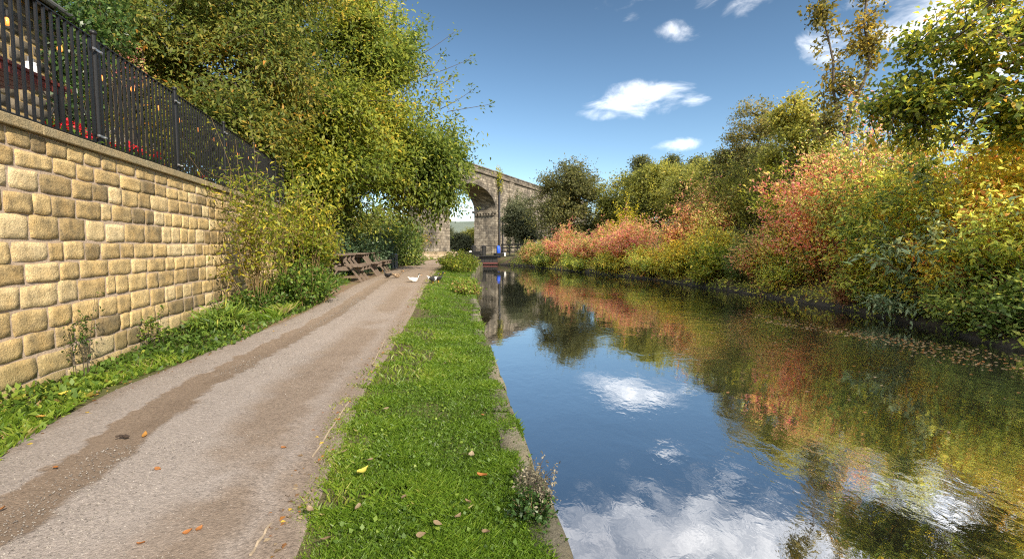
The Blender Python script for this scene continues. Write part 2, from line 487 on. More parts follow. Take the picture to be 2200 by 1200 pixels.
def stone_face(rows_z, s0, s1, lmin, lmax, seed, relief=.0095, joint=.0095, nx=7, ny=6, flip=-1):
    """rounded, pitched stones laid in courses; local x along, -y outward, z up"""
    g = np.random.default_rng(seed); VV, QQ, TT, off = [], [], [], 0
    ax_ = lambda n_: np.concatenate([[-1], np.linspace(-.955, .955, n_ - 2), [1]])
    gx, gy = np.meshgrid(ax_(nx), ax_(ny))
    base_q = []
    for j in range(ny - 1):
        for k in range(nx - 1):
            a = j * nx + k; base_q.append((a, a + 1, a + nx + 1, a + nx))
    base_q = np.array(base_q)
    for z0, z1 in rows_z:
        s = s0 - g.uniform(0, lmax)
        while s < s1:
            L = g.uniform(lmin, lmax) * (1 if g.random() > .15 else .65)
            a, b_ = max(s, s0), min(s + L, s1)
            s += L
            if b_ - a < .08: continue
            cx, cz = (a + b_) / 2, (z0 + z1) / 2
            hx, hz = (b_ - a) / 2 - joint * g.uniform(.6, 1.4), (z1 - z0) / 2 - joint * g.uniform(.5, 1.4)
            rr = g.uniform(.01, .065)
            # squircle: pull the corners in
            k = 1 - rr * (gx * gx) * (gy * gy)
            X = cx + gx * hx * k + .006 * pn(np.stack([gx * 2 + cx * 7, gy * 2 + cz * 9], -1), 1.5, 3)
            Z = cz + gy * hz * k + .006 * pn(np.stack([gx * 2 + cx * 5, gy * 2 + cz * 8], -1), 1.6, 5) + g.normal(0, .004)
            edge = np.maximum(np.abs(gx), np.abs(gy))
            dep = relief * g.uniform(.55, 1.25) * np.where(edge > .98, 0, 1) + .004 * pn(np.stack([X * 13, Z * 15], -1), 1, 9) + .003 * pn(np.stack([X * 34, Z * 34], -1), 1, 19) * (edge < .98) - .003 * (edge > .98)
            VV.append(np.stack([X, flip * dep, Z], -1).reshape(-1, 3)); QQ.append(base_q + off); off += nx * ny
            TT.append(np.full(len(base_q), np.clip(g.normal(.55, .27), 0, 1)))
    return np.concatenate(VV), np.concatenate(QQ), np.concatenate(TT)

def stone_material(name, stops, dark, grain=.5, stain=.55, moss=0.0):
    b = NT(name); p = b.obj(); t = b.attr('tint')
    c = b.ramp(t, stops)
    n = b.noise(p, 7, 6, .68); f = b.noise(p, 60, 4, .7); m = b.noise(p, 2.1, 5, .6, .3)
    wx = b.ramp(b.math('ADD', b.math('MULTIPLY', n, .65), b.math('MULTIPLY', m, .45)), [(.50, 0), (.66, 1)])
    wx = b.math('MULTIPLY', wx, b.ramp(t, [(.2, 1.0), (.75, .55)]))
    c = b.mix(b.math('MULTIPLY', wx, stain), c, dark)
    warm = b.ramp(b.noise(p, 4.3, 4, .6), [(.45, 0), (.7, 1)])
    c = b.mix(b.math('MULTIPLY', warm, .35), c, b.mix(1.0, c, (1.12, .92, .62), 'MULTIPLY'))
    c = b.mix(1.0, c, b.ramp(f, [(.3, 1 - grain * .5), (.7, 1 + grain * .4)]), 'MULTIPLY')
    pits = b.ramp(b.noise(p, 26, 3, .6), [(.27, .45), (.36, 1)])
    c = b.mix(1.0, c, pits, 'MULTIPLY')
    damp = b.n('ShaderNodeMapRange', Value=b.math('ADD', b.n('ShaderNodeSeparateXYZ', Vector=p).outputs[2], b.math('MULTIPLY', m, .9)))
    damp.inputs[1].default_value = .35; damp.inputs[2].default_value = .95; damp.inputs[3].default_value = moss; damp.inputs[4].default_value = 0
    c = b.mix(damp.outputs[0], c, (.095, .10, .045))
    h = b.math('ADD', f, b.math('MULTIPLY', n, 1.5))
    return b.out(b.principled(c, .88, b.bump(h, .8, .016), spec=.2))
M['sandstone'] = stone_material('pitched_sandstone', [(0, (.23, .17, .09)), (.3, (.44, .315, .15)), (.7, (.60, .44, .21)), (1, (.66, .52, .30))], (.125, .105, .07), stain=.85, moss=.55)
def mortar_material(name, c0, c1):
    b = NT(name); p = b.obj(); n = b.noise(p, 9, 6, .7)
    return b.out(b.principled(b.mix(n, c0, c1), .95, b.bump(b.noise(p, 40, 5, .7), .7, .015), spec=.1))
M['mortar'] = mortar_material('pinkish_lime_mortar', (.33, .245, .18), (.54, .425, .32))
M['coping'] = stone_material('coping_sandstone', [(0, (.34, .27, .16)), (1, (.44, .36, .22))], (.16, .15, .10), stain=.5)

WALL_S0, WALL_S1, WTOP = -2.0, 16.0, 2.44
wall = thing('retaining_wall', 'tall golden sandstone retaining wall with pinkish mortar along the towpath', 'stone wall', WB, WROT)
z = -.12; rz = []
g = random.Random(3)
while z < WTOP - .1:
    h = g.uniform(.20, .255)
    if WTOP - z - h < .14: h = WTOP - z if WTOP - z < .29 else (WTOP - z) / 2
    rz.append((z, z + h)); z += h
Vs, Qs, Ts = stone_face(rz, WALL_S0, WALL_S1, .27, .52, 11, nx=9, ny=7)
quad_mesh('stone_courses', Vs, Qs, M['sandstone'], wall, tint=Ts, smooth=False)
MB().box(WALL_S0, WALL_S1, .0012, .5, -.2, WTOP).build('mortar_core', M['mortar'], wall)
cp = MB(); s = WALL_S0
while s < WALL_S1:
    L = min(g.uniform(1.5, 2.1), WALL_S1 - s)
    cp.box(s + .004, s + L - .004, -.055, .42, WTOP + .002, WTOP + .1 + g.uniform(-.003, .003)); s += L
cp.build('coping', M['coping'], wall, bevel=.012)

# ------------------------------------------------------------------ railings on the wall
M['iron'] = mat_plain('black_painted_iron', (.010, .010, .011), .4, .0, .3, 20, .25, .3)
M['steel'] = mat_plain('worn_clamp_steel', (.35, .35, .36), .35, .8, .2, 20, .1)
FZ0, FZ1 = WTOP + .10, WTOP + 1.31
posts_s = [-1.9, .6, 2.7, 4.78, 6.86, 8.93, 11.08, 13.1, 15.1, 15.95]
fence = thing('metal_railing', 'black iron railing with upright bars and ball-topped posts on the wall top', 'railing', W(0, 0, WTOP + .1), WROT)
FO = -.16      # distance behind the face (local +y)
for a, b_ in zip(posts_s[:-1], posts_s[1:]):
    mb = MB(); a1, b1 = a + .075, b_ - .075
    zt, zb = 1.315, .07
    mb.box(a1, b1, .14, .18, zt - .012, zt); mb.box(a1, b1, .14, .18, zb, zb + .012)
    for e in (a1 + .012, b1 - .012): mb.box(e - .022, e + .022, .152, .168, zb + .013, zt - .013)
    n = max(2, round((b1 - a1) / .107))
    for k in range(1, n):
        x = a1 + (b1 - a1) * k / n
        mb.box(x - .011, x + .011, .149, .171, zb + .013, zt - .013)
    mb.build('railing_panel', M['iron'], fence)
for a in posts_s:
    pt = MB().tube([(a, .16, 0), (a, .16, 1.36)], .026, 12).build('post', M['iron'], fence, smooth=False)
    MB().ell((a, .16, 1.385), (.04, .04, .036)).build('ball_cap', M['iron'], pt, True)
    for zc in (.16, 1.18):
        MB().box(a - .085, a + .085, .118, .131, zc - .014, zc + .014).tube([(a - .06, .105, zc), (a - .06, .13, zc)], .011, 8).tube([(a + .06, .105, zc), (a + .06, .13, zc)], .011, 8).build('clamp', M['steel'], pt)

# string of bulbs looped along the railing
M['cable'] = mat_plain('black_rubber_cable', (.02, .02, .02), .6)
def bulb_material():
    b = NT('amber_bulb_glass')
    p = b.n('ShaderNodeBsdfPrincipled', Base__Color=(.85, .32, .08, 1), Roughness=.1)
    p.inputs['Emission Color'].default_value = (1, .33, .06, 1); p.inputs['Emission Strength'].default_value = .55
    return b.out(p.outputs[0])
M['bulb'] = bulb_material()
sl_ = thing('string_lights', 'string of amber festoon bulbs hung along the black railing', 'string lights', W(3, -.2, FZ0 + 1.1), WROT)
pts = []; bulbs = []
ss = np.arange(4.2, 13.6, .72)
for k, s in enumerate(ss):
    zz = .07 - .10 * abs(math.sin(k * 1.9)) - (.03 if k % 3 else 0)
    pts.append((s - 3, 0.02, zz)); pts.append((s - 3 + .32, .02, zz - .05 - .04 * math.cos(k)))
    bulbs.append((s - 3, .02, zz))
MB().tube(pts, .006, 5).build('cable', M['cable'], sl_)
for b_ in bulbs:
    so_ = MB().lathe([(.006, 0), (.019, -.012), (.021, -.06), (.016, -.075)], 10, b_).build('lamp_holder', M['cable'], sl_)
    MB().lathe([(.012, -.076), (.018, -.09), (.026, -.112), (.025, -.132), (.015, -.148), (.003, -.152)], 12, b_).build('bulb', M['bulb'], so_, True)

# ------------------------------------------------------------------ terrace, house, furniture
M['paving'] = mat_plain('terrace_paving', (.26, .24, .21), .85, 0, .3, 3, .4)
tb = MB(); tb.box(WALL_S0, WALL_S1 - .1, .52, 9.0, -.1, WTOP - .02)
to = tb.build('terrace', M['paving']); to.location = WB; to.rotation_euler = (0, 0, WROT); tag(to, kind='structure')

house = thing('stone_house', 'dark weathered stone house with yellow mortar joints behind the railing', 'house', W(4, -3.4, WTOP), WROT)
M['housestone'] = stone_material('dark_house_stone', [(0, (.085, .075, .062)), (.5, (.14, .12, .095)), (1, (.27, .21, .13))], (.05, .047, .04))
M['housemortar'] = mortar_material('ochre_mortar', (.30, .20, .085), (.52, .37, .17))
hz = []; z = 0
while z < 3.6: hz.append((z, z + .23)); z += .23
HS0, HS1 = -5.0, 7.75
Vs, Qs, Ts = stone_face(hz, HS0, HS1, .32, .6, 21, relief=.02, joint=.026, nx=5, ny=5)
wl = quad_mesh('wall', Vs, Qs, M['housestone'], house, tint=Ts)
hb = MB(); hb.box(HS0, HS1, .002, 4.2, -.05, 3.75)
hb.add([(HS1 - .001, .003, 3.75), (HS1 - .001, 4.199, 3.75), (HS1 - .001, 2.1, 5.3), (HS0, .003, 3.75), (HS0, 4.199, 3.75), (HS0, 2.1, 5.3)], [(0, 1, 2), (3, 5, 4), (0, 2, 5, 3), (1, 4, 5, 2)])
hb.build('wall', M['housemortar'], house)
M['slate'] = mat_plain('grey_roof_slate', (.13, .13, .14), .6, 0, .35, 5, .5)
rf = MB()
for sgn in (0, 1):
    y0 = -.35 if not sgn else 4.55
    nrow = 9
    for k in range(nrow):
        t0, t1 = k / nrow, (k + 1.08) / nrow
        ya, yb = y0 + (2.1 - y0) * t0, y0 + (2.1 - y0) * min(t1, 1)
        za, zb = 3.55 + 1.9 * t0 + .03, 3.55 + 1.9 * min(t1, 1) - .005
        rf.add([(HS0 - .2, ya, za), (HS1 + .18, ya, za), (HS1 + .18, yb, zb), (HS0 - .2, yb, zb), (HS0 - .2, ya, za - .03), (HS1 + .18, ya, za - .03), (HS1 + .18, yb, zb - .03), (HS0 - .2, yb, zb - .03)],
               [(0, 1, 2, 3), (7, 6, 5, 4), (0, 4, 5, 1), (1, 5, 6, 2), (2, 6, 7, 3), (3, 7, 4, 0)])
rfo = rf.build('roof', M['slate'], house)
M['gutter'] = mat_plain('grey_gutter', (.10, .10, .105), .4, 0, .2, 10, .1)
MB().tube([(HS0 - .2, -.40, 3.52), (HS1 + .2, -.40, 3.52)], .06, 10).build('gutter', M['gutter'], house)
M['frame'] = mat_plain('painted_window_frame', (.55, .54, .5), .5)
M['glass'] = mat_plain('dark_window_glass', (.02, .025, .03), .05, 0, .2, 2, .02, .6)
for wx in (-4.4, -1.9):
    wf = MB().box(wx, wx + .95, -.06, -.02, .95, 2.25).build('window', M['frame'], house)
    MB().box(wx + .07, wx + .45, -.066, -.061, 1.02, 2.18).box(wx + .5, wx + .88, -.066, -.061, 1.02, 2.18).build('pane', M['glass'], wf)

M['oxblood'] = mat_plain('dark_red_stained_wood', (.16, .030, .022), .5, 0, .3, 12, .3)
M['bluegrey'] = mat_plain('blue_grey_cloth', (.22, .25, .30), .8)
tbl = thing('terrace_table', 'dark red wooden table with dark metal legs on the terrace behind the railing', 'table', W(6.3, -.82, WTOP - .02), WROT)
tt = MB()
for k in range(6): tt.box(-1.15, .62, -.38 + k * .126, -.38 + k * .126 + .12, .80, .84)
tt.build('tabletop', M['oxblood'], tbl, bevel=.006)
MB().box(-1.05, .52, -.36, -.33, .72, .798).box(-1.05, .52, .33, .36, .72, .798).build('apron', M['oxblood'], tbl)
for x in (-.95, .42):
    for y in (-.34, .34): MB().tube([(x, y, 0), (x, y, .80)], .028, 8).build('leg', M['iron'], tbl)
jar = thing('storm_lantern', 'small white lantern standing on the dark red terrace table', 'lantern', W(6.72, -.72, WTOP + .82), WROT)
M['white'] = mat_plain('white_paint', (.72, .72, .70), .5, 0, .08, 6, .1)
MB().lathe([(.06, 0), (.07, .02), (.065, .16), (.045, .2), (.05, .22)], 14).build('lantern_body', M['white'], jar, True)
MB().tube([(-.045, 0, .215), (-.04, 0, .27), (0, 0, .30), (.04, 0, .27), (.045, 0, .215)], .005, 6).build('handle', M['steel'], jar)

def metal_chair(name, label, loc, rz):
    t = thing(name, label, 'chair', loc, rz, 'metal chairs on the terrace')
    MB().lathe([(.01, .44), (.19, .44), (.205, .45), (.2, .465), (.01, .46)], 18).build('seat', M['iron'], t)
    MB().tube([(-.2, .17, .45), (-.21, .22, .7), (-.15, .25, .88), (0, .27, .95), (.15, .25, .88), (.21, .22, .7), (.2, .17, .45)], .013, 8).tube([(-.1, .18, .45), (-.08, .25, .92)], .008, 6).tube([(.1, .18, .45), (.08, .25, .92)], .008, 6).tube([(0, .19, .45), (0, .265, .94)], .008, 6).build('backrest', M['iron'], t)
    for x in (-1, 1):
        for y in (-1, 1): MB().tube([(x * .14, y * .14, .44), (x * .2, y * .2, 0)], .012, 7).build('leg', M['iron'], t)
    return t
metal_chair('metal_chair', 'black bent-tube metal chair beside the dark red table on the terrace', W(7.75, -1.0, WTOP - .02), WROT + R(-70))
metal_chair('metal_chair', 'black bent-tube metal chair further along the terrace behind the second post', W(9.3, -1.2, WTOP - .02), WROT + R(150))

M['terracotta'] = mat_plain('terracotta', (.30, .11, .06), .8)
M['petal'] = mat_leaf('red_petals', [(0, (.42, .012, .018)), (.6, (.62, .02, .03)), (1, (.70, .06, .09))], .3, .5, .3)
M['potleaf'] = mat_leaf('geranium_leaves', [(0, (.03, .07, .012)), (1, (.10, .17, .03))], .3)
def flower_pot(s, off, label, seed, nfl):
    t = thing('flower_pot', label, 'flower pot', W(s, off, WTOP - .02), WROT, 'pots of red flowers along the railing')
    MB().lathe([(.075, 0), (.10, .15), (.115, .155), (.115, .18), (.10, .18), (.09, .165), (.01, .16)], 16).build('pot', M['terracotta'], t)
    gg = np.random.default_rng(seed)
    n = 150; P = gg.normal(size=(n, 3)) * [.08, .08, .05] + [0, 0, .23]
    leaves('foliage', P, gg.normal(size=(n, 3)) + [0, 0, .3], gg.normal(size=(n, 3)) * .5 + [0, 0, 1], np.full(n, .06), .9, gg.random(n), M['potleaf'], t)
    P = np.repeat(gg.normal(size=(nfl, 3)) * [.10, .08, .045] + [0, 0, .31], 26, 0) + gg.normal(size=(nfl * 26, 3)) * .021
    n = len(P)
    leaves('blossoms', P, gg.normal(size=(n, 3)), gg.normal(size=(n, 3)) + [0, 0, .6], np.full(n, .036), .9, gg.random(n), M['petal'], t)
for k, (s, o_, lb, nf) in enumerate([(6.45, -.36, 'terracotta pot of red flowers between table and railing', 6), (6.75, -.36, 'fullest red flower pot beside the first ball-topped post', 9),
        (7.55, -.36, 'single sprig of red flowers just past the first post', 4), (8.0, -.36, 'red flower pot midway between the two nearer posts', 6),
        (8.45, -.36, 'red flower pot just before the second post', 5), (10.2, -.36, 'red flower pot beyond the second post', 5)]):
    flower_pot(s, o_, lb, 40 + k, nf)
# ------------------------------------------------------------------ leaf and bark materials
def bark(name, a, b_, scale=14):
    b = NT(name); p = b.obj()
    mp = b.n('ShaderNodeMapping', Vector=p); mp.inputs['Scale'].default_value = (1, 1, .25)
    n = b.noise(mp.outputs[0], scale, 6, .7)
    return b.out(b.principled(b.mix(n, a, b_), .9, b.bump(n, .7, .02), spec=.15))
M['bark'] = bark('grey_brown_bark', (.045, .036, .027), (.17, .135, .10))
M['stem'] = bark('straw_brown_stem', (.10, .065, .03), (.30, .21, .10), 20)
M['redstem'] = bark('reddish_stem', (.09, .035, .022), (.24, .11, .06), 20)
M['darkstem'] = bark('dark_stem', (.03, .025, .02), (.09, .07, .05), 20)

M['willow'] = mat_leaf('cherry_autumn_leaves', [(0, (.036, .060, .012)), (.35, (.090, .120, .020)), (.62, (.170, .190, .030)), (.88, (.29, .27, .034)), (1, (.36, .24, .035))], .40, k=1.6)
M['cherry2'] = mat_leaf('olive_autumn_leaves', [(0, (.035, .055, .013)), (.35, (.085, .11, .023)), (.65, (.17, .16, .032)), (.88, (.29, .20, .035)), (1, (.37, .16, .03))], .40, k=1.6)
M['yellowgreen'] = mat_leaf('yellow_green_leaves', [(0, (.055, .09, .012)), (.4, (.15, .19, .022)), (.75, (.33, .31, .035)), (1, (.50, .38, .04))], .38)
M['laurel'] = mat_leaf('glossy_laurel_leaves', [(0, (.035, .065, .014)), (.5, (.11, .16, .035)), (.8, (.22, .26, .05)), (1, (.38, .36, .08))], .3, .4, .4)
M['hedge'] = mat_leaf('dark_hedge_leaves', [(0, (.022, .046, .018)), (.6, (.055, .095, .04)), (1, (.12, .17, .085))], .2, .45, .5)
M['ivy'] = mat_leaf('ivy_leaves', [(0, (.02, .045, .01)), (.6, (.045, .095, .018)), (1, (.12, .18, .04))], .2, .4, .4, k=1)
M['pink'] = mat_leaf('pink_orange_dogwood_leaves', [(0, (.12, .15, .04)), (.28, (.30, .28, .07)), (.48, (.44, .26, .13)), (.70, (.48, .165, .155)), (.88, (.47, .11, .125)), (1, (.58, .44, .09))], .44, k=1.55)
M['red'] = mat_leaf('red_dogwood_leaves', [(0, (.10, .13, .03)), (.30, (.26, .27, .06)), (.50, (.42, .32, .10)), (.68, (.47, .22, .15)), (.88, (.48, .10, .10)), (1, (.52, .36, .08))], .48, k=1.8)
M['orange'] = mat_leaf('orange_yellow_leaves', [(0, (.10, .13, .025)), (.3, (.25, .25, .045)), (.6, (.45, .33, .045)), (.85, (.54, .35, .045)), (1, (.45, .15, .05))], .48, k=1.85)
M['gold'] = mat_leaf('golden_leaves', [(0, (.09, .11, .015)), (.3, (.26, .26, .025)), (.65, (.54, .44, .03)), (1, (.62, .44, .03))], .48, k=1.4)
M['mixed'] = mat_leaf('mixed_bank_leaves', [(0, (.065, .095, .03)), (.3, (.16, .20, .045)), (.55, (.31, .31, .06)), (.8, (.45, .37, .06)), (1, (.42, .19, .07))], .48, k=2.0)
M['buddleia'] = mat_leaf('blue_green_leaves', [(0, (.05, .085, .04)), (.5, (.12, .18, .085)), (.85, (.24, .31, .18)), (1, (.36, .38, .16))], .28, .5, .4)
M['fern'] = mat_leaf('feathery_green_leaves', [(0, (.05, .085, .02)), (.6, (.13, .18, .045)), (1, (.26, .26, .07))], .35)
M['bracken'] = mat_leaf('rusty_dead_fronds', [(0, (.13, .055, .025)), (1, (.32, .15, .06))], .3)
M['sycamore'] = mat_leaf('sycamore_leaves', [(0, (.035, .06, .014)), (.35, (.085, .115, .02)), (.65, (.22, .215, .028)), (.88, (.44, .33, .03)), (1, (.42, .19, .03))], .5, k=1.8)
M['poplar'] = mat_leaf('bronze_leaves', [(0, (.05, .055, .015)), (.4, (.12, .11, .024)), (.75, (.24, .18, .03)), (1, (.42, .27, .03))], .34)
M['alder'] = mat_leaf('dull_dark_leaves', [(0, (.045, .052, .018)), (.5, (.115, .115, .038)), (.85, (.20, .17, .045)), (1, (.28, .20, .045))], .40, k=1.5)
M['farolive'] = mat_leaf('olive_tree_leaves', [(0, (.060, .072, .018)), (.5, (.145, .15, .03)), (.85, (.26, .24, .04)), (1, (.36, .28, .05))], .40, k=1.6)
M['fargrey'] = mat_leaf('grey_green_leaves', [(0, (.055, .065, .032)), (.6, (.11, .12, .06)), (1, (.18, .175, .08))], .3)
M['weed'] = mat_leaf('weed_leaves', [(0, (.03, .06, .010)), (.45, (.085, .145, .022)), (.8, (.20, .26, .035)), (.93, (.33, .30, .05)), (1, (.33, .19, .09))], .32)
M['dryseed'] = mat_leaf('dry_seed_heads', [(0, (.11, .095, .06)), (.6, (.22, .19, .13)), (1, (.40, .35, .26))], .3)
M['grass'] = mat_leaf('grass_blades', [(0, (.050, .090, .010)), (.45, (.110, .190, .017)), (.8, (.185, .250, .028)), (.93, (.26, .28, .05)), (1, (.36, .30, .13))], .36, .45, .4, k=1.15)

def unit(g, n):
    return nrm(g.normal(size=(n, 3)))

def bez(a, c, b_, k):
    t = np.linspace(0, 1, k)[:, None]
    return (1 - t) ** 2 * a + 2 * t * (1 - t) * c + t * t * b_

def make_tree(name, label, cat, base, top, crowns, ntips, lpt, lsize, mat, seed, tr=.15, nl=9, group=None, width=.42, spread=.3,
              clump=(.9, -.35), flat=.7, shell=.42, barkm='bark', tw=.010, down=.15, tintk=(.5, .20, .20), extra_trunks=(), vs=.7):
    g = np.random.default_rng(seed); base = np.array(base, float); top = np.array(top, float)
    T = thing(name, label, cat, tuple(base), 0, group)
    lines = []
    k = 7; tt = np.linspace(0, 1, k)[:, None]
    trunk = base + (top - base) * tt + g.normal(size=(k, 3)) * [1, 1, .2] * np.linalg.norm(top - base) * .02 * np.sin(np.pi * tt)
    trunk[0] = base - [0, 0, .2]
    lines.append((trunk, np.linspace(tr, tr * .22, k)))
    for tb_, tt_, r_ in extra_trunks:
        tb_, tt_ = np.array(tb_, float), np.array(tt_, float)
        P = tb_ + (tt_ - tb_) * tt + g.normal(size=(k, 3)) * .05
        lines.append((P, np.linspace(r_, r_ * .25, k)))
    tips, cen = [], []
    ws = np.array([c[2] for c in crowns], float); ws /= ws.sum()
    for (c, r, w_), ww in zip(crowns, ws):
        c, r = np.array(c, float), np.array(r, float)
        n = int(ntips * ww * 2.2)
        P = c + unit(g, n) * (g.random(n)[:, None] ** shell) * r * (1 + .10 * g.normal(size=(n, 1)))
        keep = pn(P, clump[0], seed + 5) > clump[1]
        P = P[keep][:int(ntips * ww)]
        tips.append(P); cen.append(np.repeat(c[None], len(P), 0))
    tips = np.concatenate(tips); cen = np.concatenate(cen)
    nodes = [np.concatenate([l[0][2:] for l in lines])]; nr = [np.concatenate([l[1][2:] for l in lines])]
    pick = g.choice(len(tips), min(nl, len(tips)), replace=False)
    dense = np.concatenate([np.stack([np.interp(np.linspace(0, 1, 40), np.linspace(0, 1, k), l[0][:, a]) for a in range(3)], 1)[10:] for l in lines])
    for j in pick:
        e = cen[j] + (tips[j] - cen[j]) * .78
        d = np.linalg.norm((dense - e) * [1, 1, 1.0], axis=1) + 1.3 * np.maximum(0, dense[:, 2] - e[2] + .3)
        a = dense[np.argmin(d)]
        L = np.linalg.norm(e - a)
        cpt = (a + e) / 2 + [0, 0, .16 * L] + g.normal(size=3) * .08 * L
        B = bez(a, cpt, e, 9) + g.normal(size=(9, 3)) * .018 * L
        B[0] = a
        rr = np.linspace(tr * .34, tw * 1.6, 9)
        lines.append((B, rr)); nodes.append(B[2:]); nr.append(rr[2:])
    nodes = np.concatenate(nodes)
    P, D = [], []
    tv = np.linspace(0, 1, 5)
    for tip, c in zip(tips, cen):
        a = nodes[np.argmin(((nodes - tip) ** 2).sum(1))]
        L = np.linalg.norm(tip - a) + 1e-3
        cpt = (a + tip) / 2 + g.normal(size=3) * .14 * L + [0, 0, .12 * L]
        B = bez(a, cpt, tip, 5)
        lines.append((B, np.linspace(tw, tw * .35, 5)))
        n = max(1, int(lpt * g.uniform(.5, 1.5)))
        u = g.uniform(.25, 1.06, n)
        Q = np.stack([np.interp(u, tv, B[:, i]) for i in range(3)], 1)
        P.append(Q + g.normal(size=(n, 3)) * spread * [1, 1, vs]); D.append(np.repeat(nrm(tip - c)[None] * .5 + nrm(tip - a)[None] * .5, n, 0))
    P = np.concatenate(P); D = np.concatenate(D); n = len(P)
    ax = D * .7 + unit(g, n) * .9 - [0, 0, down]
    N = unit(g, n) * (1 - flat) + np.array([0, 0, 1.0]) * flat + D * .25
    tint = np.clip(tintk[0] + tintk[1] * pn(P, .9, seed + 9) + tintk[2] * g.normal(size=n), 0, 1)
    leaves('crown', P, ax, N, lsize * g.uniform(.6, 1.35, n), width, tint, M[mat], T, base)
    Vt, Qt = tube_geo([l for l in lines if l[1][0] > .03], 8)
    Vb, Qb = tube_geo([l for l in lines if l[1][0] <= .03], 3)
    quad_mesh('trunk', np.concatenate([Vt, Vb]), np.concatenate([Qt, Qb + len(Vt)]), M[barkm], T, loc=base)
    return T

def make_shrub(name, label, cat, base, rx, ry, h, nst, lps, lsize, mat, seed, stem='stem', lean=(0, 0), arch=.5, width=.42, spread=.10, group=None,
               follow=True, tintk=(.5, .2, .22), topvar=.25, sr=.010, low=.12, flat=.5, side=3, bs=.55):
    """many-stemmed bush: stems rise from an oval patch and arch outward, leaves on them and on side twigs"""
    g = np.random.default_rng(seed); base = np.array(base, float)
    T = thing(name, label, cat, tuple(base), 0, group)
    lines, P, D = [], [], []
    tv = np.linspace(0, 1, 6)
    for _ in range(nst):
        a = g.uniform(0, 6.283); q = math.sqrt(g.random())
        ox, oy = math.cos(a) * q, math.sin(a) * q
        b0 = base + [ox * rx * bs, oy * ry * bs, 0]
        if follow: b0[2] = float(H(b0[0], b0[1])); b0[2] = max(b0[2], WATER + .12)
        hh = h * (1 - .42 * q * q) * (1 + topvar * (pn(np.array([b0 * [.9, .9, 0]]), 1.2, seed)[0] + .5 * g.normal())) * g.uniform(.62, 1.05)
        hh = max(hh, h * .25)
        e = base + [ox * rx + lean[0] * hh, oy * ry + lean[1] * hh, 0]; e[2] = b0[2] + hh
        e[:2] += g.normal(size=2) * .06 * h
        cpt = b0 + (e - b0) * [.25, .25, .62] + g.normal(size=3) * .05 * h
        if g.random() < arch * q: e[2] -= hh * .25 * g.random(); cpt[2] += hh * .2
        B = bez(b0, cpt, e, 6)
        lines.append((B, np.linspace(sr, sr * .4, 6)))
        for s_ in range(side):
            u0 = g.uniform(.3, .9)
            p0 = np.array([np.interp(u0, tv, B[:, i]) for i in range(3)])
            p1 = p0 + (unit(g, 1)[0] * [1, 1, .5] + [0, 0, .35]) * h * g.uniform(.08, .2)
            lines.append((np.stack([p0, (p0 + p1) / 2 + g.normal(size=3) * .01 * h, p1]), np.array([sr * .6, sr * .5, sr * .3])))
            m = max(1, int(lps * .6 / side)); u = g.random(m)[:, None]
            P.append(p0 + (p1 - p0) * u + g.normal(size=(m, 3)) * spread * .6); D.append(np.repeat(nrm(p1 - p0)[None], m, 0))
        m = max(1, int(lps * .5)); u = low + (1.04 - low) * g.random(m) ** .75
        Q = np.stack([np.interp(u, tv, B[:, i]) for i in range(3)], 1)
        P.append(Q + g.normal(size=(m, 3)) * spread); D.append(np.repeat(nrm(np.array([ox, oy, .6]))[None], m, 0))
    P = np.concatenate(P); D = np.concatenate(D); n = len(P)
    P[:, 2] = np.maximum(P[:, 2], WATER + .04)
    ax = D * .6 + unit(g, n) * .9 - [0, 0, .2]
    N = unit(g, n) * (1 - flat) + np.array([0, 0, 1.0]) * flat + D * .2
    tint = np.clip(tintk[0] + tintk[1] * pn(P, 1.1, seed + 3) + tintk[2] * g.normal(size=n), 0, 1)
    leaves('foliage', P, ax, N, lsize * g.uniform(.55, 1.4, n), width, tint, M[mat], T, base)
    Vt, Qt = tube_geo(lines, 4)
    quad_mesh('stems', Vt, Qt, M[stem], T, loc=base)
    return T

def px(x, Y): return float(at_y(x, 600, Y).x)
def pz(y, Y): return float(at_y(1100, y, Y).z)
def hz_(x, Y): return float(H(x, Y))

# ------------------------------------------------------------------ trees on the left
x = px(640, 21)
make_tree('cherry_tree', 'big spreading yellow-green tree overhanging the picnic tables and the path', 'tree', (x, 21, .3), (x + .3, 21, 7.5),
          [((px(700, 20.5), 20.5, 7.2), (5.2, 4.6, 5.6), 1.0), ((px(860, 21), 21, 5.2), (3.2, 3.6, 3.5), .55), ((px(940, 21), 21, 4.7), (1.6, 2.2, 2.1), .15),
           ((px(600, 17.5), 17.5, 4.9), (3.0, 2.6, 3.2), .4), ((px(760, 18.5), 18.5, 3.7), (2.4, 2.0, 1.9), .25), ((px(800, 21), 21, 10.2), (2.6, 3, 2.4), .2)],
          2500, 60, .185, 'willow', 31, tr=.3, nl=34, spread=.30, clump=(1.5, -.5), width=.46, down=.35, tw=.012)
x = px(330, 15)
make_tree('cherry_tree', 'olive-tinted broad tree behind the terrace railing, its crown cut off by the top edge', 'tree', (x, 15.5, 2.4), (x + .3, 15.5, 7.5),
          [((px(430, 14.5), 14.5, 6.9), (4.0, 3.2, 3.6), 1), ((px(300, 15), 15, 8.2), (3.6, 3, 3.2), .6), ((px(500, 13.5), 13.5, 4.6), (1.9, 1.8, 1.7), .25), ((px(620, 16), 16, 9.5), (2.6, 2.6, 2.6), .35)],
          1600, 62, .14, 'cherry2', 57, tr=.24, nl=24, spread=.26, clump=(1.7, -.6), width=.42, down=.3, tw=.010, tintk=(.45, .2, .2))

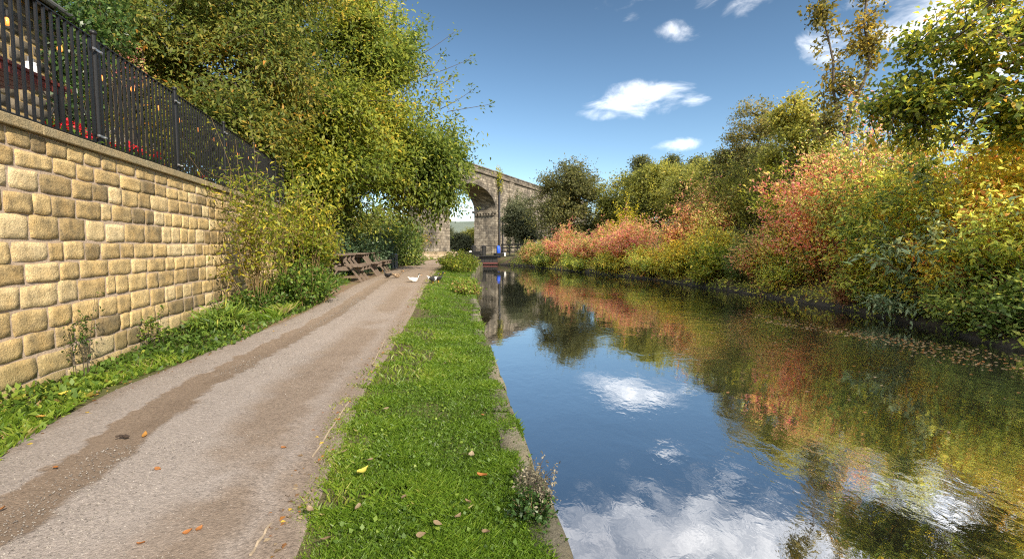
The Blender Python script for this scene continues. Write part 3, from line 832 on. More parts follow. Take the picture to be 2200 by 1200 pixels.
# sprays reaching out of the big tree against the sky are part of its crown: a few long bare shoots
T = [o for o in C.objects if o.name == 'cherry_tree'][0]
g = np.random.default_rng(8); lines = []; P = []; D = []
for (xa, ya), (xb, yb) in [((890, 110), (920, 48)), ((905, 112), (977, 68)), ((930, 148), (1014, 125)), ((970, 215), (1016, 192)), ((985, 220), (1055, 224)), ((860, 60), (852, 0)), ((930, 150), (950, 118)), ((955, 170), (976, 160))]:
    a = np.array(at_y(xa - 25, ya + 20, 21)); m_ = np.array(at_y((xa + xb) / 2, (ya + yb) / 2 + 8, 21)); b_ = np.array(at_y(xb, yb, 21.1))
    B = bez(a, m_, b_, 6); lines.append((B, np.linspace(.016, .006, 6)))
    for c_, n in ((b_, 14), (B[4], 7)):
        P.append(c_ + g.normal(size=(n, 3)) * .12); D.append(np.repeat((b_ - a)[None], n, 0))
P = np.concatenate(P); D = nrm(np.concatenate(D)) + unit(g, len(P)) * .8
base = np.array(T.location)
leaves('shoot_leaves', P, D - [0, 0, .3], unit(g, len(P)) + [0, 0, .6], np.full(len(P), .15), .42, g.random(len(P)) * .5, M['willow'], T, base)
Vt, Qt = tube_geo(lines, 4); quad_mesh('shoots', Vt, Qt, M['bark'], T, loc=base)

# hedge, laurel and climbing shrubs on the left
def leaf_blob(name, label, cat, pts_r, n, size, mat, seed, width=.5, tintk=(.5, .2, .22), stems=14, group=None, partname='foliage', base=None):
    g = np.random.default_rng(seed); base = np.array(base if base is not None else (*pts_r[0][0][:2], hz_(*pts_r[0][0][:2])), float)
    T = thing(name, label, cat, tuple(base), 0, group)
    vol = np.array([np.prod(r) ** .7 for c, r in pts_r]); vol /= vol.sum()
    P, D, lines = [], [], []
    for (c, r), v in zip(pts_r, vol):
        c, r = np.array(c, float), np.array(r, float); m = int(n * v)
        u = unit(g, m); q = c + u * r * (g.random((m, 1)) ** .22) * (1 + .13 * pn(u * 3 + c, 1.6, seed)[:, None] + .06 * g.normal(size=(m, 1)))
        P.append(q); D.append(u)
        for _ in range(stems):
            e = c + unit(g, 1)[0] * r * .85; s0 = np.array([c[0] + g.normal() * r[0] * .3, c[1] + g.normal() * r[1] * .3, base[2] - .05])
            lines.append((bez(s0, (s0 + e) / 2 + g.normal(size=3) * .1, e, 5), np.linspace(.014, .005, 5)))
    P = np.concatenate(P); D = np.concatenate(D); ok = P[:, 2] > base[2] - .1; P, D = P[ok], D[ok]; m = len(P)
    tint = np.clip(tintk[0] + tintk[1] * pn(P, 1.4, seed + 3) + tintk[2] * g.normal(size=m), 0, 1)
    leaves(partname, P, D * .5 + unit(g, m) * .8 - [0, 0, .25], D * .7 + unit(g, m) * .5 + [0, 0, .4], size * g.uniform(.6, 1.3, m), width, tint, M[mat], T, base)
    Vt, Qt = tube_geo(lines, 4); quad_mesh('stems', Vt, Qt, M['darkstem'], T, loc=base)
    return T
leaf_blob('hedge', 'clipped dark green hedge behind the picnic tables', 'hedge',
          [((px(715, 18), 18.3, .95), (.95, 1.2, .95)), ((px(755, 19.5), 19.5, 1.0), (.95, 1.2, 1.0)), ((px(790, 21), 21, 1.05), (.95, 1.2, 1.0)), ((px(815, 22.5), 22.5, 1.1), (.8, 1.1, .95))], 9000, .11, 'hedge', 61)
leaf_blob('laurel_bush', 'glossy yellow-green bush between the litter bin and the bend of the path', 'bush',
          [((px(862, 27.5), 27.5, 1.4), (1.1, 1.3, 1.35)), ((px(885, 28), 28, .95), (.75, 1.0, .8)), ((px(840, 28), 28, 2.0), (1.0, 1.2, 1.2)), ((px(880, 28.6), 28.6, 2.3), (.9, .9, .8))], 6500, .15, 'laurel', 62)
leaf_blob('creeper', 'red-leaved creeper showing over the railing beside the house', 'creeper',
          [((px(285, 11.5), 11.5, pz(108, 11.5)), (.55, .5, .22)), ((px(300, 11.6), 11.6, pz(150, 11.5)), (.5, .5, .4))], 420, .075, 'pink', 63, tintk=(.6, .2, .3), base=(px(285, 11.5), 11.5, WTOP))
hp = W(11.7, -3.35, WTOP)
leaf_blob('ivy', 'bright green ivy climbing the corner of the stone house', 'ivy',
          [((hp.x - .05, hp.y + .1, 3.3), (.5, .6, .95)), ((hp.x + .05, hp.y + .15, 4.5), (.5, .6, .8)), ((hp.x + .1, hp.y + .2, 5.5), (.65, .75, .9)), ((hp.x + .25, hp.y + .6, 6.3), (.7, .9, .8)), ((hp.x - .3, hp.y - .7, 4.3), (.16, .55, .9))], 5200, .11, 'ivy', 64, base=(hp.x, hp.y, WTOP))
# flowering-currant-like shrub against the wall
p = on_ground(552, 668)
make_shrub('wall_shrub', 'tall thin-stemmed yellowing shrub growing against the retaining wall', 'shrub', (p.x, p.y, p.z), 1.0, .7, 2.9, 46, 52, .095, 'yellowgreen', 71,
           lean=(-.02, -.02), bs=.16, width=.36, spread=.11, low=.22, sr=.006, tintk=(.40, .22, .22), side=5)
make_shrub('wall_shrub', 'leafy yellow-green shrub at the far end of the retaining wall before the picnic tables', 'shrub', (px(652, 13.4), 13.4, .29), .95, 1.2, 3.0, 70, 75, .11, 'yellowgreen', 72,
           lean=(.02, 0), width=.42, spread=.15, low=.1, tintk=(.46, .2, .22))
make_shrub('wall_shrub', 'low dark-leaved bramble clump at the foot of the thin-stemmed shrub', 'shrub', (px(655, 9.9), 9.9, .16), .8, .9, .62, 70, 50, .075, 'weed', 73, width=.6, spread=.09, low=.05, tintk=(.4, .2, .2), follow=True)
make_shrub('wall_shrub', 'spindly weed rising up the wall near its lit lower stones', 'weed', W(5.75, .16, 0), .20, .20, .85, 6, 22, .042, 'weed', 74, width=.5, spread=.04, low=.1, sr=.004, stem='darkstem', tintk=(.35, .2, .2))
make_shrub('wall_shrub', 'small dry-topped weed standing against the wall midway along', 'weed', W(7.2, .18, 0), .22, .22, .50, 8, 24, .045, 'weed', 75, width=.5, spread=.04, low=.1, sr=.004, stem='darkstem', tintk=(.5, .2, .2))
make_shrub('grass_tussock', 'bright green grassy tussock leaning out from the wall foot', 'tussock', W(8.3, .55, .03), .38, .5, .30, 90, 22, .15, 'weed', 76, width=.14, spread=.05, low=.0, sr=.003, tintk=(.62, .12, .15), side=1)
make_shrub('wall_shrub', 'dark leafy weeds around the foot of the thin-stemmed wall shrub', 'weeds', (px(545, 8.9), 8.9, .1), .5, .6, .42, 60, 40, .065, 'weed', 77, width=.6, spread=.08, low=.0, tintk=(.4, .2, .2))
# wall-foot weeds and verge plants
def strip_leaves(name, n, Yr, xf, hmax, size, mat, seed, width, kindpow=1.0, flat=.55, tintk=(.5, .2, .22)):
    g = np.random.default_rng(seed)
    Y = Yr[0] + (Yr[1] - Yr[0]) * g.random(n) ** kindpow
    t = g.random(n); a, b_ = xf(Y); X = a + (b_ - a) * t
    cl = np.clip(.55 + .6 * pn(np.stack([X, Y], -1), 2.2, seed), .05, 1)
    Z = H(X, Y) + hmax(Y, t) * cl * g.random(n) ** 1.3
    P = np.stack([X, Y, Z], 1)
    tint = np.clip(tintk[0] + tintk[1] * pn(P, 1.8, seed + 2) + tintk[2] * g.normal(size=n), 0, 1)
    return tag(leaves(name, P, unit(g, n) + [.15, 0, .35], unit(g, n) * (1 - flat) + np.array([0, 0, 1.0]) * flat, size * g.uniform(.5, 1.5, n) * (1 + .02 * Y), width, tint, M[mat]), kind='stuff')
def wallx(Y): return WB.x + WN.x * .03 + WD.x * (Y - WB.y) / WD.y
def foot(Y): return wallx(Y), np.maximum(pl(Y) + .05 - .10 * np.sin(Y * 1.7) - np.interp(Y, [3, 9, 11, 16], [0, 0, .25, .5]), wallx(Y) + .12)
strip_leaves('wall_foot_weeds', 12000, (2.5, 15.5), foot, lambda Y, t: (.04 + .16 * (1 - t)) * np.interp(Y, [3, 5, 8, 11, 16], [.5, .55, .8, 1.8, 2.6]), .055, 'weed', 81, .55, tintk=(.46, .2, .2))

# ------------------------------------------------------------------ grass
def blades(name, X, Y, h, wd, tint, seed):
    g = np.random.default_rng(seed); n = len(X); Z = H(X, Y)
    a = g.uniform(0, 6.283, n); S = np.stack([np.cos(a), np.sin(a), np.zeros(n)], 1) * (wd * .5)[:, None]
    b0 = np.stack([X, Y, Z - .005], 1); lean = g.normal(size=(n, 3)) * [.55, .55, 0] * h[:, None]
    tip = b0 + lean + np.array([0, 0, 1.0]) * h[:, None]; mid = b0 + lean * .3 + np.array([0, 0, .6]) * h[:, None]
    return tag(poly_mesh(name, np.stack([b0 - S, b0 + S, mid + S * .7, tip], 1), 4, M['grass'], None, tint), kind='stuff')
def grass_patch(name, n, Y0, Y1, xa, xb, h0, seed, yellow=0.0):
    g = np.random.default_rng(seed)
    u = g.random(n); k = .75; Y = (Y0 ** -k + u * (Y1 ** -k - Y0 ** -k)) ** (-1 / k)
    a, b_ = xa(Y), xb(Y); t = g.random(n); X = a + (b_ - a) * t
    pt = pn(np.stack([X, Y], -1), 2.6, seed); pf = pn(np.stack([X, Y], -1), 9, seed + 1)
    worn = 1 - sstep(.0, .34, t + .14 * pt + .05 * pf)
    keep = g.random(n) > np.clip(worn * .62 + .9 * sstep(.35, .75, pt + .5 * pf) * (t < .5), 0, .95); X, Y, t, pt, pf, worn = [q[keep] for q in (X, Y, t, pt, pf, worn)]
    n = len(X)
    h = h0 * (.55 + .35 * pf + .3 * pt + .5 * g.random(n)).clip(.25, 2) * (1 - .45 * worn) * (1 + .02 * Y)
    tint = np.clip(.42 + .14 * pt + .10 * pf + .17 * g.normal(size=n) + .34 * worn + .10 * (pt > .55) + yellow, 0, 1)
    return blades(name, X, Y, h, .0042 * (1 + .20 * Y) * g.uniform(.7, 1.4, n), tint, seed + 2)
grass_patch('grass', 190000, 1.5, 38, lambda Y: pr(Y) - .085 + .06 * pn(np.stack([Y, 0 * Y], -1), 4.0, 71), lambda Y: xl(Y) - .012 - .06 * sstep(.1, .6, pn(np.stack([Y, Y * 0], -1), 1.3, 44)) - .10 * (1 - sstep(2.9, 3.3, Y)), .043, 91)
grass_patch('verge_grass', 8000, 2.4, 16, lambda Y: wallx(Y) + .05, lambda Y: foot(Y)[1] - .02, .055, 92, .0)
grass_patch('far_grass', 9000, 8, 48, lambda Y: pl(Y) - np.interp(Y, [8, 12, 20, 48], [.7, 2.6, 4.5, 5]), lambda Y: pl(Y) - np.interp(Y, [8, 12, 20, 32, 48], [.15, .5, 1.3, .5, .1]), .11, 93, .08)
# small clover and daisy leaves in the turf
strip_leaves('clover', 6500, (1.5, 9), lambda Y: (pr(Y) + .25, xl(Y) - .02), lambda Y, t: .035 + 0 * t, .020, 'weed', 94, .8, 2.0, .8, (.35, .15, .15))

p = on_ground(985, 596, .5)
make_shrub('bank_weeds', 'bright yellow-green weed clump on the canal edge by the far end of the grass', 'weeds', (px(988, 24), 24, .2), 1.0, 4.5, .75, 150, 40, .10, 'yellowgreen', 82, width=.5, spread=.09, low=.02, tintk=(.42, .2, .2), lean=(.1, 0))
make_shrub('bank_weeds', 'green leafy clump hanging over the water from the grass verge', 'weeds', (px(1002, 12.8), 12.8, .12), .42, .9, .42, 70, 34, .075, 'weed', 83, width=.5, spread=.06, low=.02, lean=(.25, -.05), tintk=(.5, .25, .22), follow=False)
p = on_ground(1150, 1065, .4)
make_shrub('dry_weed', 'pale dry-headed weed at the near canal edge', 'weed', (xl(p.y) - .10, p.y, 0), .12, .26, .19, 24, 20, .019, 'dryseed', 84, width=.5, spread=.022, low=.35, sr=.0022, lean=(.25, 0), stem='darkstem', follow=False)
make_shrub('dry_weed', 'dark green leafy weed beneath the pale dry-headed one', 'weed', (xl(p.y - .18) - .14, p.y - .2, 0), .13, .16, .10, 30, 26, .024, 'ivy', 85, width=.55, spread=.02, low=.0, sr=.002, follow=False, tintk=(.3, .2, .2))

# ------------------------------------------------------------------ far bank
def bank(name, label, x, Y, rx, ry, h, nst, lps, ls, mat, seed, cat='shrub', **k):
    return make_shrub(name, label, cat, (x, Y, max(hz_(x, Y), WATER + .1)), rx, ry, h, nst, lps, ls, mat, seed, **k)
def off(Y, o): return float(xr(Y)) + o
kw = dict(stem='redstem', low=.05)
bank('dogwood_shrub', 'farthest low shrub of the far bank, dull pinkish brown beside the viaduct', off(44, 1.3), 44, 1.6, 3.0, 1.7, 110, 46, .16, 'pink', 101, tintk=(.22, .15, .2), **kw)
bank('dogwood_shrub', 'low pink and yellow shrub second along the far bank from the viaduct', off(39.5, 1.6), 39.5, 2.0, 3.0, 2.4, 150, 55, .15, 'pink', 102, tintk=(.42, .2, .25), **kw)
bank('dogwood_shrub', 'pink shrub with yellow tips below the dark round tree', off(34.5, 1.7), 34.5, 2.2, 3.0, 2.6, 170, 60, .14, 'pink', 103, tintk=(.5, .2, .25), **kw)
bank('dogwood_shrub', 'brightest pink-red low shrub, right of the yellow sprig bush', off(30.5, 1.7), 30.5, 2.0, 2.6, 2.5, 170, 60, .13, 'pink', 104, tintk=(.58, .2, .22), **kw)
bank('golden_bush', 'yellow sprig bush standing up behind the pink shrubs', off(36, 4.6), 36, 1.6, 2.2, 3.2, 60, 46, .16, 'gold', 105, cat='bush', stem='stem', low=.2)
bank('dogwood_shrub', 'tall crimson-topped shrub at the middle of the far bank', off(25.2, 2.0), 25.2, 2.0, 2.3, 3.9, 190, 75, .12, 'red', 106, tintk=(.5, .22, .24), arch=.7, **kw)
bank('dogwood_shrub', 'yellowing olive shrub right of the crimson-topped one', off(22.4, 1.5), 22.4, 1.6, 1.7, 2.6, 130, 60, .11, 'orange', 107, tintk=(.3, .2, .22), **kw)
bank('fern_clump', 'feathery green clump low at the water between two coloured shrubs', off(18.8, .8), 18.8, 1.1, 1.2, 1.45, 90, 70, .12, 'fern', 108, cat='plant', stem='stem', low=.02, width=.2, arch=.9)
bank('spindle_bush', 'large bush with scattered pink and red leaves leaning over the water', off(15.2, 2.0), 15.4, 2.9, 3.0, 4.7, 230, 88, .125, 'red', 109, cat='bush', tintk=(.43, .34, .22), arch=.7, lean=(-.10, 0), **kw)
bank('spindle_bush', 'large yellow-flecked bush with pale green lower leaves, right of the red-flecked one', off(11.6, 1.7), 11.8, 2.8, 2.6, 3.4, 190, 80, .145, 'mixed', 110, cat='bush', tintk=(.52, .22, .22), arch=.7, lean=(-.12, 0), low=.05)
bank('spindle_bush', 'orange-gold bush filling the middle of the near far-bank', off(10.0, 4.0), 10.2, 3.0, 3.0, 3.4, 190, 80, .145, 'orange', 111, cat='bush', tintk=(.5, .25, .22), arch=.6, lean=(-.08, 0), low=.08)
bank('spindle_bush', 'brown-stemmed yellow bush at the right edge of the far bank', off(8.6, 1.9), 8.6, 2.1, 2.0, 2.7, 170, 70, .125, 'mixed', 112, cat='bush', tintk=(.58, .22, .2), arch=.6, lean=(-.15, 0), stem='redstem', low=.12)
bank('buddleia_bush', 'blue-green leaved branches amid the yellow bushes on the near far-bank', off(10.4, 1.0), 10.5, 1.5, 1.9, 2.4, 40, 40, .18, 'buddleia', 113, cat='bush', stem='stem', arch=.9, lean=(-.34, 0), low=.45, tintk=(.6, .25, .2), width=.30)
bank('buddleia_bush', 'low blue-green sprawl over the water below the yellow-flecked bush', off(11.0, .3), 11.0, .8, 1.3, .7, 44, 30, .13, 'buddleia', 114, cat='bush', stem='stem', arch=.9, lean=(-.5, 0), low=.1, width=.34)
bank('bramble', 'green bramble trailing into the water at the right edge', off(7.9, .45), 8.0, .6, .9, .75, 70, 40, .085, 'laurel', 115, cat='bramble', stem='stem', arch=1, lean=(-.35, 0), low=.05, width=.6)
bank('bracken', 'rust-brown dead bracken drooping at the waterline', off(13.0, .25), 13.1, .5, .55, .62, 50, 40, .09, 'bracken', 116, cat='bracken', stem='redstem', arch=1, lean=(-.4, 0), low=.0, width=.22)
bank('golden_bush', 'tall golden bush glowing behind the near bushes under the sycamore', off(12.5, 5.6), 12.6, 3.2, 3.2, 4.3, 150, 80, .15, 'gold', 117, cat='bush', stem='stem', low=.1, tintk=(.55, .25, .2))
bank('golden_bush', 'second golden bush, at the right edge below the dark sycamore limb', off(9.2, 5.2), 9.6, 3.0, 2.8, 3.4, 120, 70, .14, 'gold', 118, cat='bush', stem='stem', low=.1, tintk=(.5, .25, .2))
bank('hazel_bush', 'yellow-green hazel-like bush behind the red-flecked bush', off(19.5, 4.8), 19.6, 3.2, 3.0, 5.2, 220, 95, .13, 'yellowgreen', 119, cat='bush', stem='darkstem', low=.1, tintk=(.45, .25, .2))
bank('hazel_bush', 'tall olive-green bush left of the slender twin-stemmed tree', off(24, 6.0), 24.5, 3.8, 3.2, 6.2, 230, 95, .15, 'farolive', 120, cat='bush', stem='darkstem', low=.1)

for k, (lb, Y, o_, h, mt, tk) in enumerate([
        ('low yellow and green waterside bush under the big red-flecked bush', 16.2, .75, 1.5, 'mixed', .55), ('low reddish waterside bush right of the feathery green clump', 17.4, .9, 1.8, 'red', .4),
        ('low mixed green and yellow bush hanging over the water right of the dead bracken', 12.2, .7, 1.35, 'mixed', .6), ('low yellow-leaved bush at the water below the orange-gold bush', 10.2, .8, 1.4, 'orange', .5),
        ('low green waterside bush left of the bramble at the right edge', 9.0, .7, 1.2, 'mixed', .42), ('low orange-tinted waterside bush between crimson-topped and olive shrubs', 23.6, .6, 1.5, 'orange', .5),
        ('low greenish waterside bush under the crimson-topped shrub', 26.6, .6, 1.4, 'mixed', .5), ('low tawny waterside fringe under the brightest pink shrub', 30.5, .5, 1.1, 'orange', .45),
        ('low olive waterside fringe under the pink shrub with yellow tips', 35.0, .5, 1.0, 'mixed', .4), ('low olive waterside fringe closest to the lock', 41.0, .5, .9, 'mixed', .35), ('low yellow-green waterside bush left of the feathery green clump', 20.6, .7, 1.5, 'yellowgreen', .5)]):
    bank('waterside_bush', lb, off(Y, o_), Y, 1.1, 1.5 if Y < 25 else 2.6, h, 110, 50, .105 if Y < 20 else .135, mt, 220 + k, cat='bush', stem='redstem', arch=1, lean=(-.42, 0), low=.0, tintk=(tk, .22, .22))

# undergrowth on the bank
g = np.random.default_rng(130); n = 26000
Yb = 6.0 + 40 * g.random(n) ** 1.8; ob = 9 * g.random(n) ** 1.6 - .06
Xb = xr(Yb) + ob
P = np.stack([Xb, Yb, np.maximum(H(Xb, Yb), WATER + .05) + .38 * g.random(n) ** 1.5], 1)
tint = np.clip(.46 + .25 * pn(P, .9, 2) + .2 * g.normal(size=n), 0, 1)
tag(leaves('undergrowth', P, unit(g, n) + [-.3, 0, 0], unit(g, n) * .6 + [-.2, 0, .5], .075 * g.uniform(.5, 1.5, n) * (1 + .02 * Yb), .5, tint, M['mixed']), kind='stuff')

# trees on the far bank
x = px(1800, 18); Yt = 18
make_tree('poplar_tree', 'slender twin-stemmed tree with bronze leaves rising above the far-bank bushes', 'tree', (x, Yt, hz_(x, Yt)), (px(1835, Yt), Yt, pz(-60, Yt)),
          [((px(1835, Yt), Yt, pz(40, Yt)), (.85, .85, 2.0), .9), ((px(1742, Yt), Yt, pz(30, Yt)), (.42, .6, 1.7), .42), ((px(1790, Yt), Yt, pz(190, Yt)), (.95, .95, 1.5), .6), ((px(1765, Yt), Yt, pz(260, Yt)), (1.0, 1.0, .9), .3)],
          280, 13, .155, 'poplar', 141, tr=.12, nl=16, spread=.17, clump=(1.8, -.5), width=.6, flat=.3, shell=.6, tw=.007, extra_trunks=[((x - .05, Yt, pz(300, Yt)), (px(1735, Yt), Yt, pz(-30, Yt)), .06)])
x = px(1610, 29)
make_tree('alder_tree', 'dark thin-leaved tree with wispy top left of the slender twin-stemmed tree', 'tree', (x, 29, hz_(x, 29)), (px(1625, 29), 29, pz(230, 29)),
          [((px(1610, 29), 29, pz(285, 29)), (1.9, 2, 2.0), .8), ((px(1640, 29), 29, pz(350, 29)), (3, 2.5, 2.2), 1), ((px(1560, 29), 29, pz(345, 29)), (1.7, 1.5, 1.3), .35)],
          520, 30, .15, 'alder', 142, tr=.16, nl=18, spread=.2, clump=(1.2, -.4), width=.5, flat=.4, tw=.009, barkm='darkstem')
x = px(1680, 22)
make_tree('maple_tree', 'brown-gold tree with a ragged top between the dark thin tree and the slender twin-stemmed tree', 'tree', (x, 22, hz_(x, 22)), (px(1690, 22), 22, pz(240, 22)),
          [((px(1695, 22), 22, pz(255, 22)), (1.1, 1.2, 1.25), .6), ((px(1720, 22), 22, pz(330, 22)), (2.1, 1.9, 1.6), 1)],
          330, 30, .15, 'farolive', 143, tr=.13, nl=14, spread=.2, clump=(1.2, -.45), width=.6, flat=.4, tintk=(.55, .2, .2))
x = px(2330, 9.0); Yt = 9
make_tree('sycamore_tree', 'near sycamore whose layered boughs hang in from the right edge of the photo', 'tree', (x + 1.2, Yt + 1, hz_(x + 1.2, Yt + 1)), (x + .6, Yt + .6, 8.5),
          [((px(2080, Yt), Yt + .2, pz(130, Yt)), (1.35, 1.7, 1.3), 1), ((px(2190, Yt), Yt, pz(60, Yt)), (1.6, 1.9, 1.7), 1), ((px(1970, Yt), Yt + .5, pz(205, Yt)), (.85, 1.2, .50), .36), ((px(1990, Yt), Yt + .5, pz(90, Yt)), (.55, .8, .65), .22),
           ((px(2170, Yt), Yt, pz(270, Yt)), (1.3, 1.5, .6), .8), ((px(2010, Yt), Yt + .4, pz(300, Yt)), (.7, 1.0, .35), .25), ((px(2330, Yt), Yt, pz(30, Yt)), (1.6, 2.0, 2.2), .2)],
          640, 18, .108, 'sycamore', 144, tr=.2, nl=24, spread=.16, clump=(1.3, -.35), width=.72, flat=.6, shell=.6, down=.05, tintk=(.70, .26, .22), vs=.28, tw=.014)
# middle distance woodland
for k, (lb, xp, Y, yt, w_, mt, nt) in enumerate([
        ('dark rounded bare-topped tree standing right of the viaduct', 1222, 52, 338, 4.6, 'alder', 900),
        ('grey-olive bushy tree right of the dark rounded one', 1340, 50, 368, 3.6, 'farolive', 560),
        ('dome-shaped olive-yellow tree in the middle distance', 1415, 47, 348, 4.4, 'farolive', 800),
        ('olive-green tree behind the crimson-topped shrub', 1505, 40, 342, 4.2, 'farolive', 760),
        ('yellow-tinged tree on the slope behind the red-flecked bush', 1580, 34, 325, 3.9, 'farolive', 700),
        ('pale grey-green willowy tree climbing in front of the viaduct face', 1124, 60, 412, 2.8, 'fargrey', 440)]):
    x = px(xp, Y); b0 = hz_(x, Y); zt = pz(yt, Y); hh = zt - b0
    make_tree('round_tree', lb, 'tree', (x, Y, b0), (x + .2, Y, b0 + hh * .8),
              [((x, Y, b0 + hh * .66), (w_ * .85, w_ * .8, hh * .34), .8), ((x - w_ * .3, Y - .5, b0 + hh * .40), (w_ * .75, w_ * .7, hh * .34), .6), ((x + w_ * .35, Y - .3, b0 + hh * .38), (w_ * .75, w_ * .7, hh * .32), .6)],
              nt, 40, .24 if Y > 45 else .2, mt, 150 + k, tr=.2, nl=24, spread=.3, clump=(.8, -.5), flat=.4, width=.5, barkm='darkstem', tw=.018, tintk=(.45, .22, .2) if k else (.4, .2, .2))
for k, (lb, xp, Y, yt, w_) in enumerate([('far dark conifer-like tree top left of the gap above the olive dome', 1372, 85, 338, 2.2), ('far small dark tree top right of the gap above the olive dome', 1438, 85, 336, 1.8), ('far dark tree top behind the yellow-tinged slope tree', 1490, 80, 340, 2.0)]):
    x = px(xp, Y); b0 = hz_(x, Y); zt = pz(yt, Y); hh = zt - b0
    make_tree('distant_tree', lb, 'tree', (x, Y, b0), (x, Y, zt - .5), [((x, Y, zt - 1.6), (w_, w_, 1.9), 1), ((x, Y, b0 + hh * .5), (w_ * 1.5, w_ * 1.4, hh * .35), 1)], 260, 26, .36, 'alder', 170 + k, tr=.25, nl=12, spread=.4, clump=(.8, -.4), flat=.4, tw=.02, barkm='darkstem', tintk=(.25, .2, .15))
for k, (lb, xp, Y, yt, w_, mt) in enumerate([('grey-green tree seen through the viaduct arch, left one', 985, 105, 500, 3.2, 'fargrey'), ('olive tree seen through the viaduct arch, right one', 1012, 112, 490, 3.0, 'farolive'), ('tree behind the low stone wall left of the arch', 945, 110, 480, 4, 'fargrey'),
        ('broad tree standing far behind the picnic tables', 800, 40, 430, 4.2, 'cherry2'), ('bushy tree rising behind the terrace end', 560, 27, 330, 3.5, 'cherry2'), ('tree at the far left behind the stone house', 100, 24, 60, 4.5, 'cherry2')]):
    x = px(xp, Y); zt = pz(yt, Y); hh = zt - .3
    make_tree('backdrop_tree', lb, 'tree', (x, Y, .3), (x, Y, .3 + hh * .8), [((x, Y, .3 + hh * .62), (w_, w_ * .9, hh * .38), 1), ((x + w_ * .2, Y - .4, .3 + hh * .3), (w_ * 1.1, w_, hh * .3), .8)], 420, 34, .3 if Y > 60 else .2, mt, 180 + k, tr=.25, nl=14, spread=.35, clump=(.7, -.5), flat=.4, tw=.02, barkm='darkstem', tintk=(.4, .2, .2))

# hills far away
def hill_material():
    b = NT('moorland'); p = b.geo(); n = b.noise(p, .02, 5, .6)
    return b.out(b.principled(b.mix(n, (.10, .125, .10), (.17, .19, .15)), .95, spec=.1))
M['hill'] = hill_material()
V = []; nx = 60
for j, (Y, k) in enumerate([(520, 0), (700, .45), (900, .85), (1050, 1), (1400, .6)]):
    for i in range(nx):
        x = -900 + 1800 * i / (nx - 1)
        V.append((x, Y, -1 + k * (62 + 16 * math.sin(x * .006 + 1) + 8 * math.sin(x * .017) + 3 * math.sin(x * .05 + j))))
i = np.arange(4)[:, None] * nx + np.arange(nx - 1)[None, :]
tag(quad_mesh('hills', V, np.stack([i, i + 1, i + nx + 1, i + nx], -1).reshape(-1, 4), M['hill']), kind='structure')
# ------------------------------------------------------------------ viaduct
VP = 36.0; VA = math.atan(450 / 1020.0)
VD = Vector((math.sin(VA), math.cos(VA), 0)); VN = Vector((-math.cos(VA), math.sin(VA), 0))
VROT = math.atan2(VD.y, VD.x)      # local x along the viaduct, local y = away from the camera
VW = 4.2
def vt(px_):                        # distance along the viaduct of a pixel column on its near face
    a = math.atan((px_ - 1100) / F); return VP / math.tan(VA - a)
def vz(px_, py):
    t = vt(px_); p = VN * VP + VD * t; return float(at_y(px_, py, p.y).z)
def viaduct_material(name, c0, c1, c2, dark):
    b = NT(name); p = b.obj()
    sp = b.n('ShaderNodeSeparateXYZ', Vector=p)
    v = b.n('ShaderNodeCombineXYZ', X=b.math('ADD', sp.outputs[0], sp.outputs[1]), Y=sp.outputs[2], Z=0.0).outputs[0]
    br = b.n('ShaderNodeTexBrick', Vector=v, Scale=1.0, _offset=.5)
    br.inputs['Color1'].default_value = (0, 0, 0, 1); br.inputs['Color2'].default_value = (1, 1, 1, 1); br.inputs['Mortar'].default_value = (.5, .5, .5, 1)
    br.inputs['Mortar Size'].default_value = .035; br.inputs['Brick Width'].default_value = .85; br.inputs['Row Height'].default_value = .42
    cell = b.n('ShaderNodeTexVoronoi', Vector=v, Scale=1.9, Randomness=.9)
    rv = b.n('ShaderNodeSeparateColor', Color=cell.outputs['Color']).outputs[0]
    t = b.math('ADD', b.math('MULTIPLY', b.n('ShaderNodeSeparateColor', Color=br.outputs['Color']).outputs[0], .5), b.math('MULTIPLY', rv, .5))
    c = b.ramp(t, [(.1, c0), (.5, c1), (.9, c2)])
    n = b.noise(v, .55, 6, .65); mp = b.n('ShaderNodeMapping', Vector=v); mp.inputs['Scale'].default_value = (1, .18, 1)
    st = b.noise(mp.outputs[0], .9, 5, .6)
    c = b.mix(b.math('MULTIPLY', b.ramp(b.math('ADD', b.math('MULTIPLY', n, .5), b.math('MULTIPLY', st, .5)), [(.46, 0), (.62, 1)]), .75), c, dark)
    c = b.mix(b.math('MULTIPLY', br.outputs['Fac'], .55), c, (.06, .052, .045))
    return b.out(b.principled(c, .9, b.bump(b.math('ADD', b.math('MULTIPLY', br.outputs['Fac'], -1), b.noise(v, 6, 4, .6)), .7, .05), spec=.15))
M['viastone'] = viaduct_material('viaduct_stone', (.115, .098, .076), (.24, .20, .152), (.36, .31, .24), (.05, .046, .042))
M['viadark'] = viaduct_material('viaduct_sooty_stone', (.09, .078, .062), (.17, .145, .115), (.26, .22, .17), (.05, .045, .04))
ZT = vz(1075, 385)                 # underside of the parapet
ZP = vz(1075, 371)                 # top of the parapet
ZG = .2
arches = [(vt(1065) - 15.2 * k - (4.2 * k), 15.2) for k in range(0, 5)]     # (right springing, span)
ZS = vz(1065, 452); ZC = vz(1000, 390)
via = thing('stone_viaduct', 'tall old stone railway viaduct with round arches and parapet crossing the valley', 'viaduct', VN * VP, VROT)
def arch_z(t):
    for r, sp in arches:
        if r - sp < t < r:
            u = (t - (r - sp / 2)) / (sp / 2); return ZS + (ZC - ZS) * math.sqrt(max(0, 1 - u * u))
    return None
T0, T1 = -30.0, 135.0
ts = set(np.arange(T0, T1, 1.6).tolist() + [T1])
for r, sp in arches:
    ts = {t for t in ts if not (r - sp - .3 < t < r + .3)}
    ts |= {r - sp / 2 - sp / 2 * math.cos(math.pi * k / 28) for k in range(29)}
ts = sorted(ts); mb = MB()
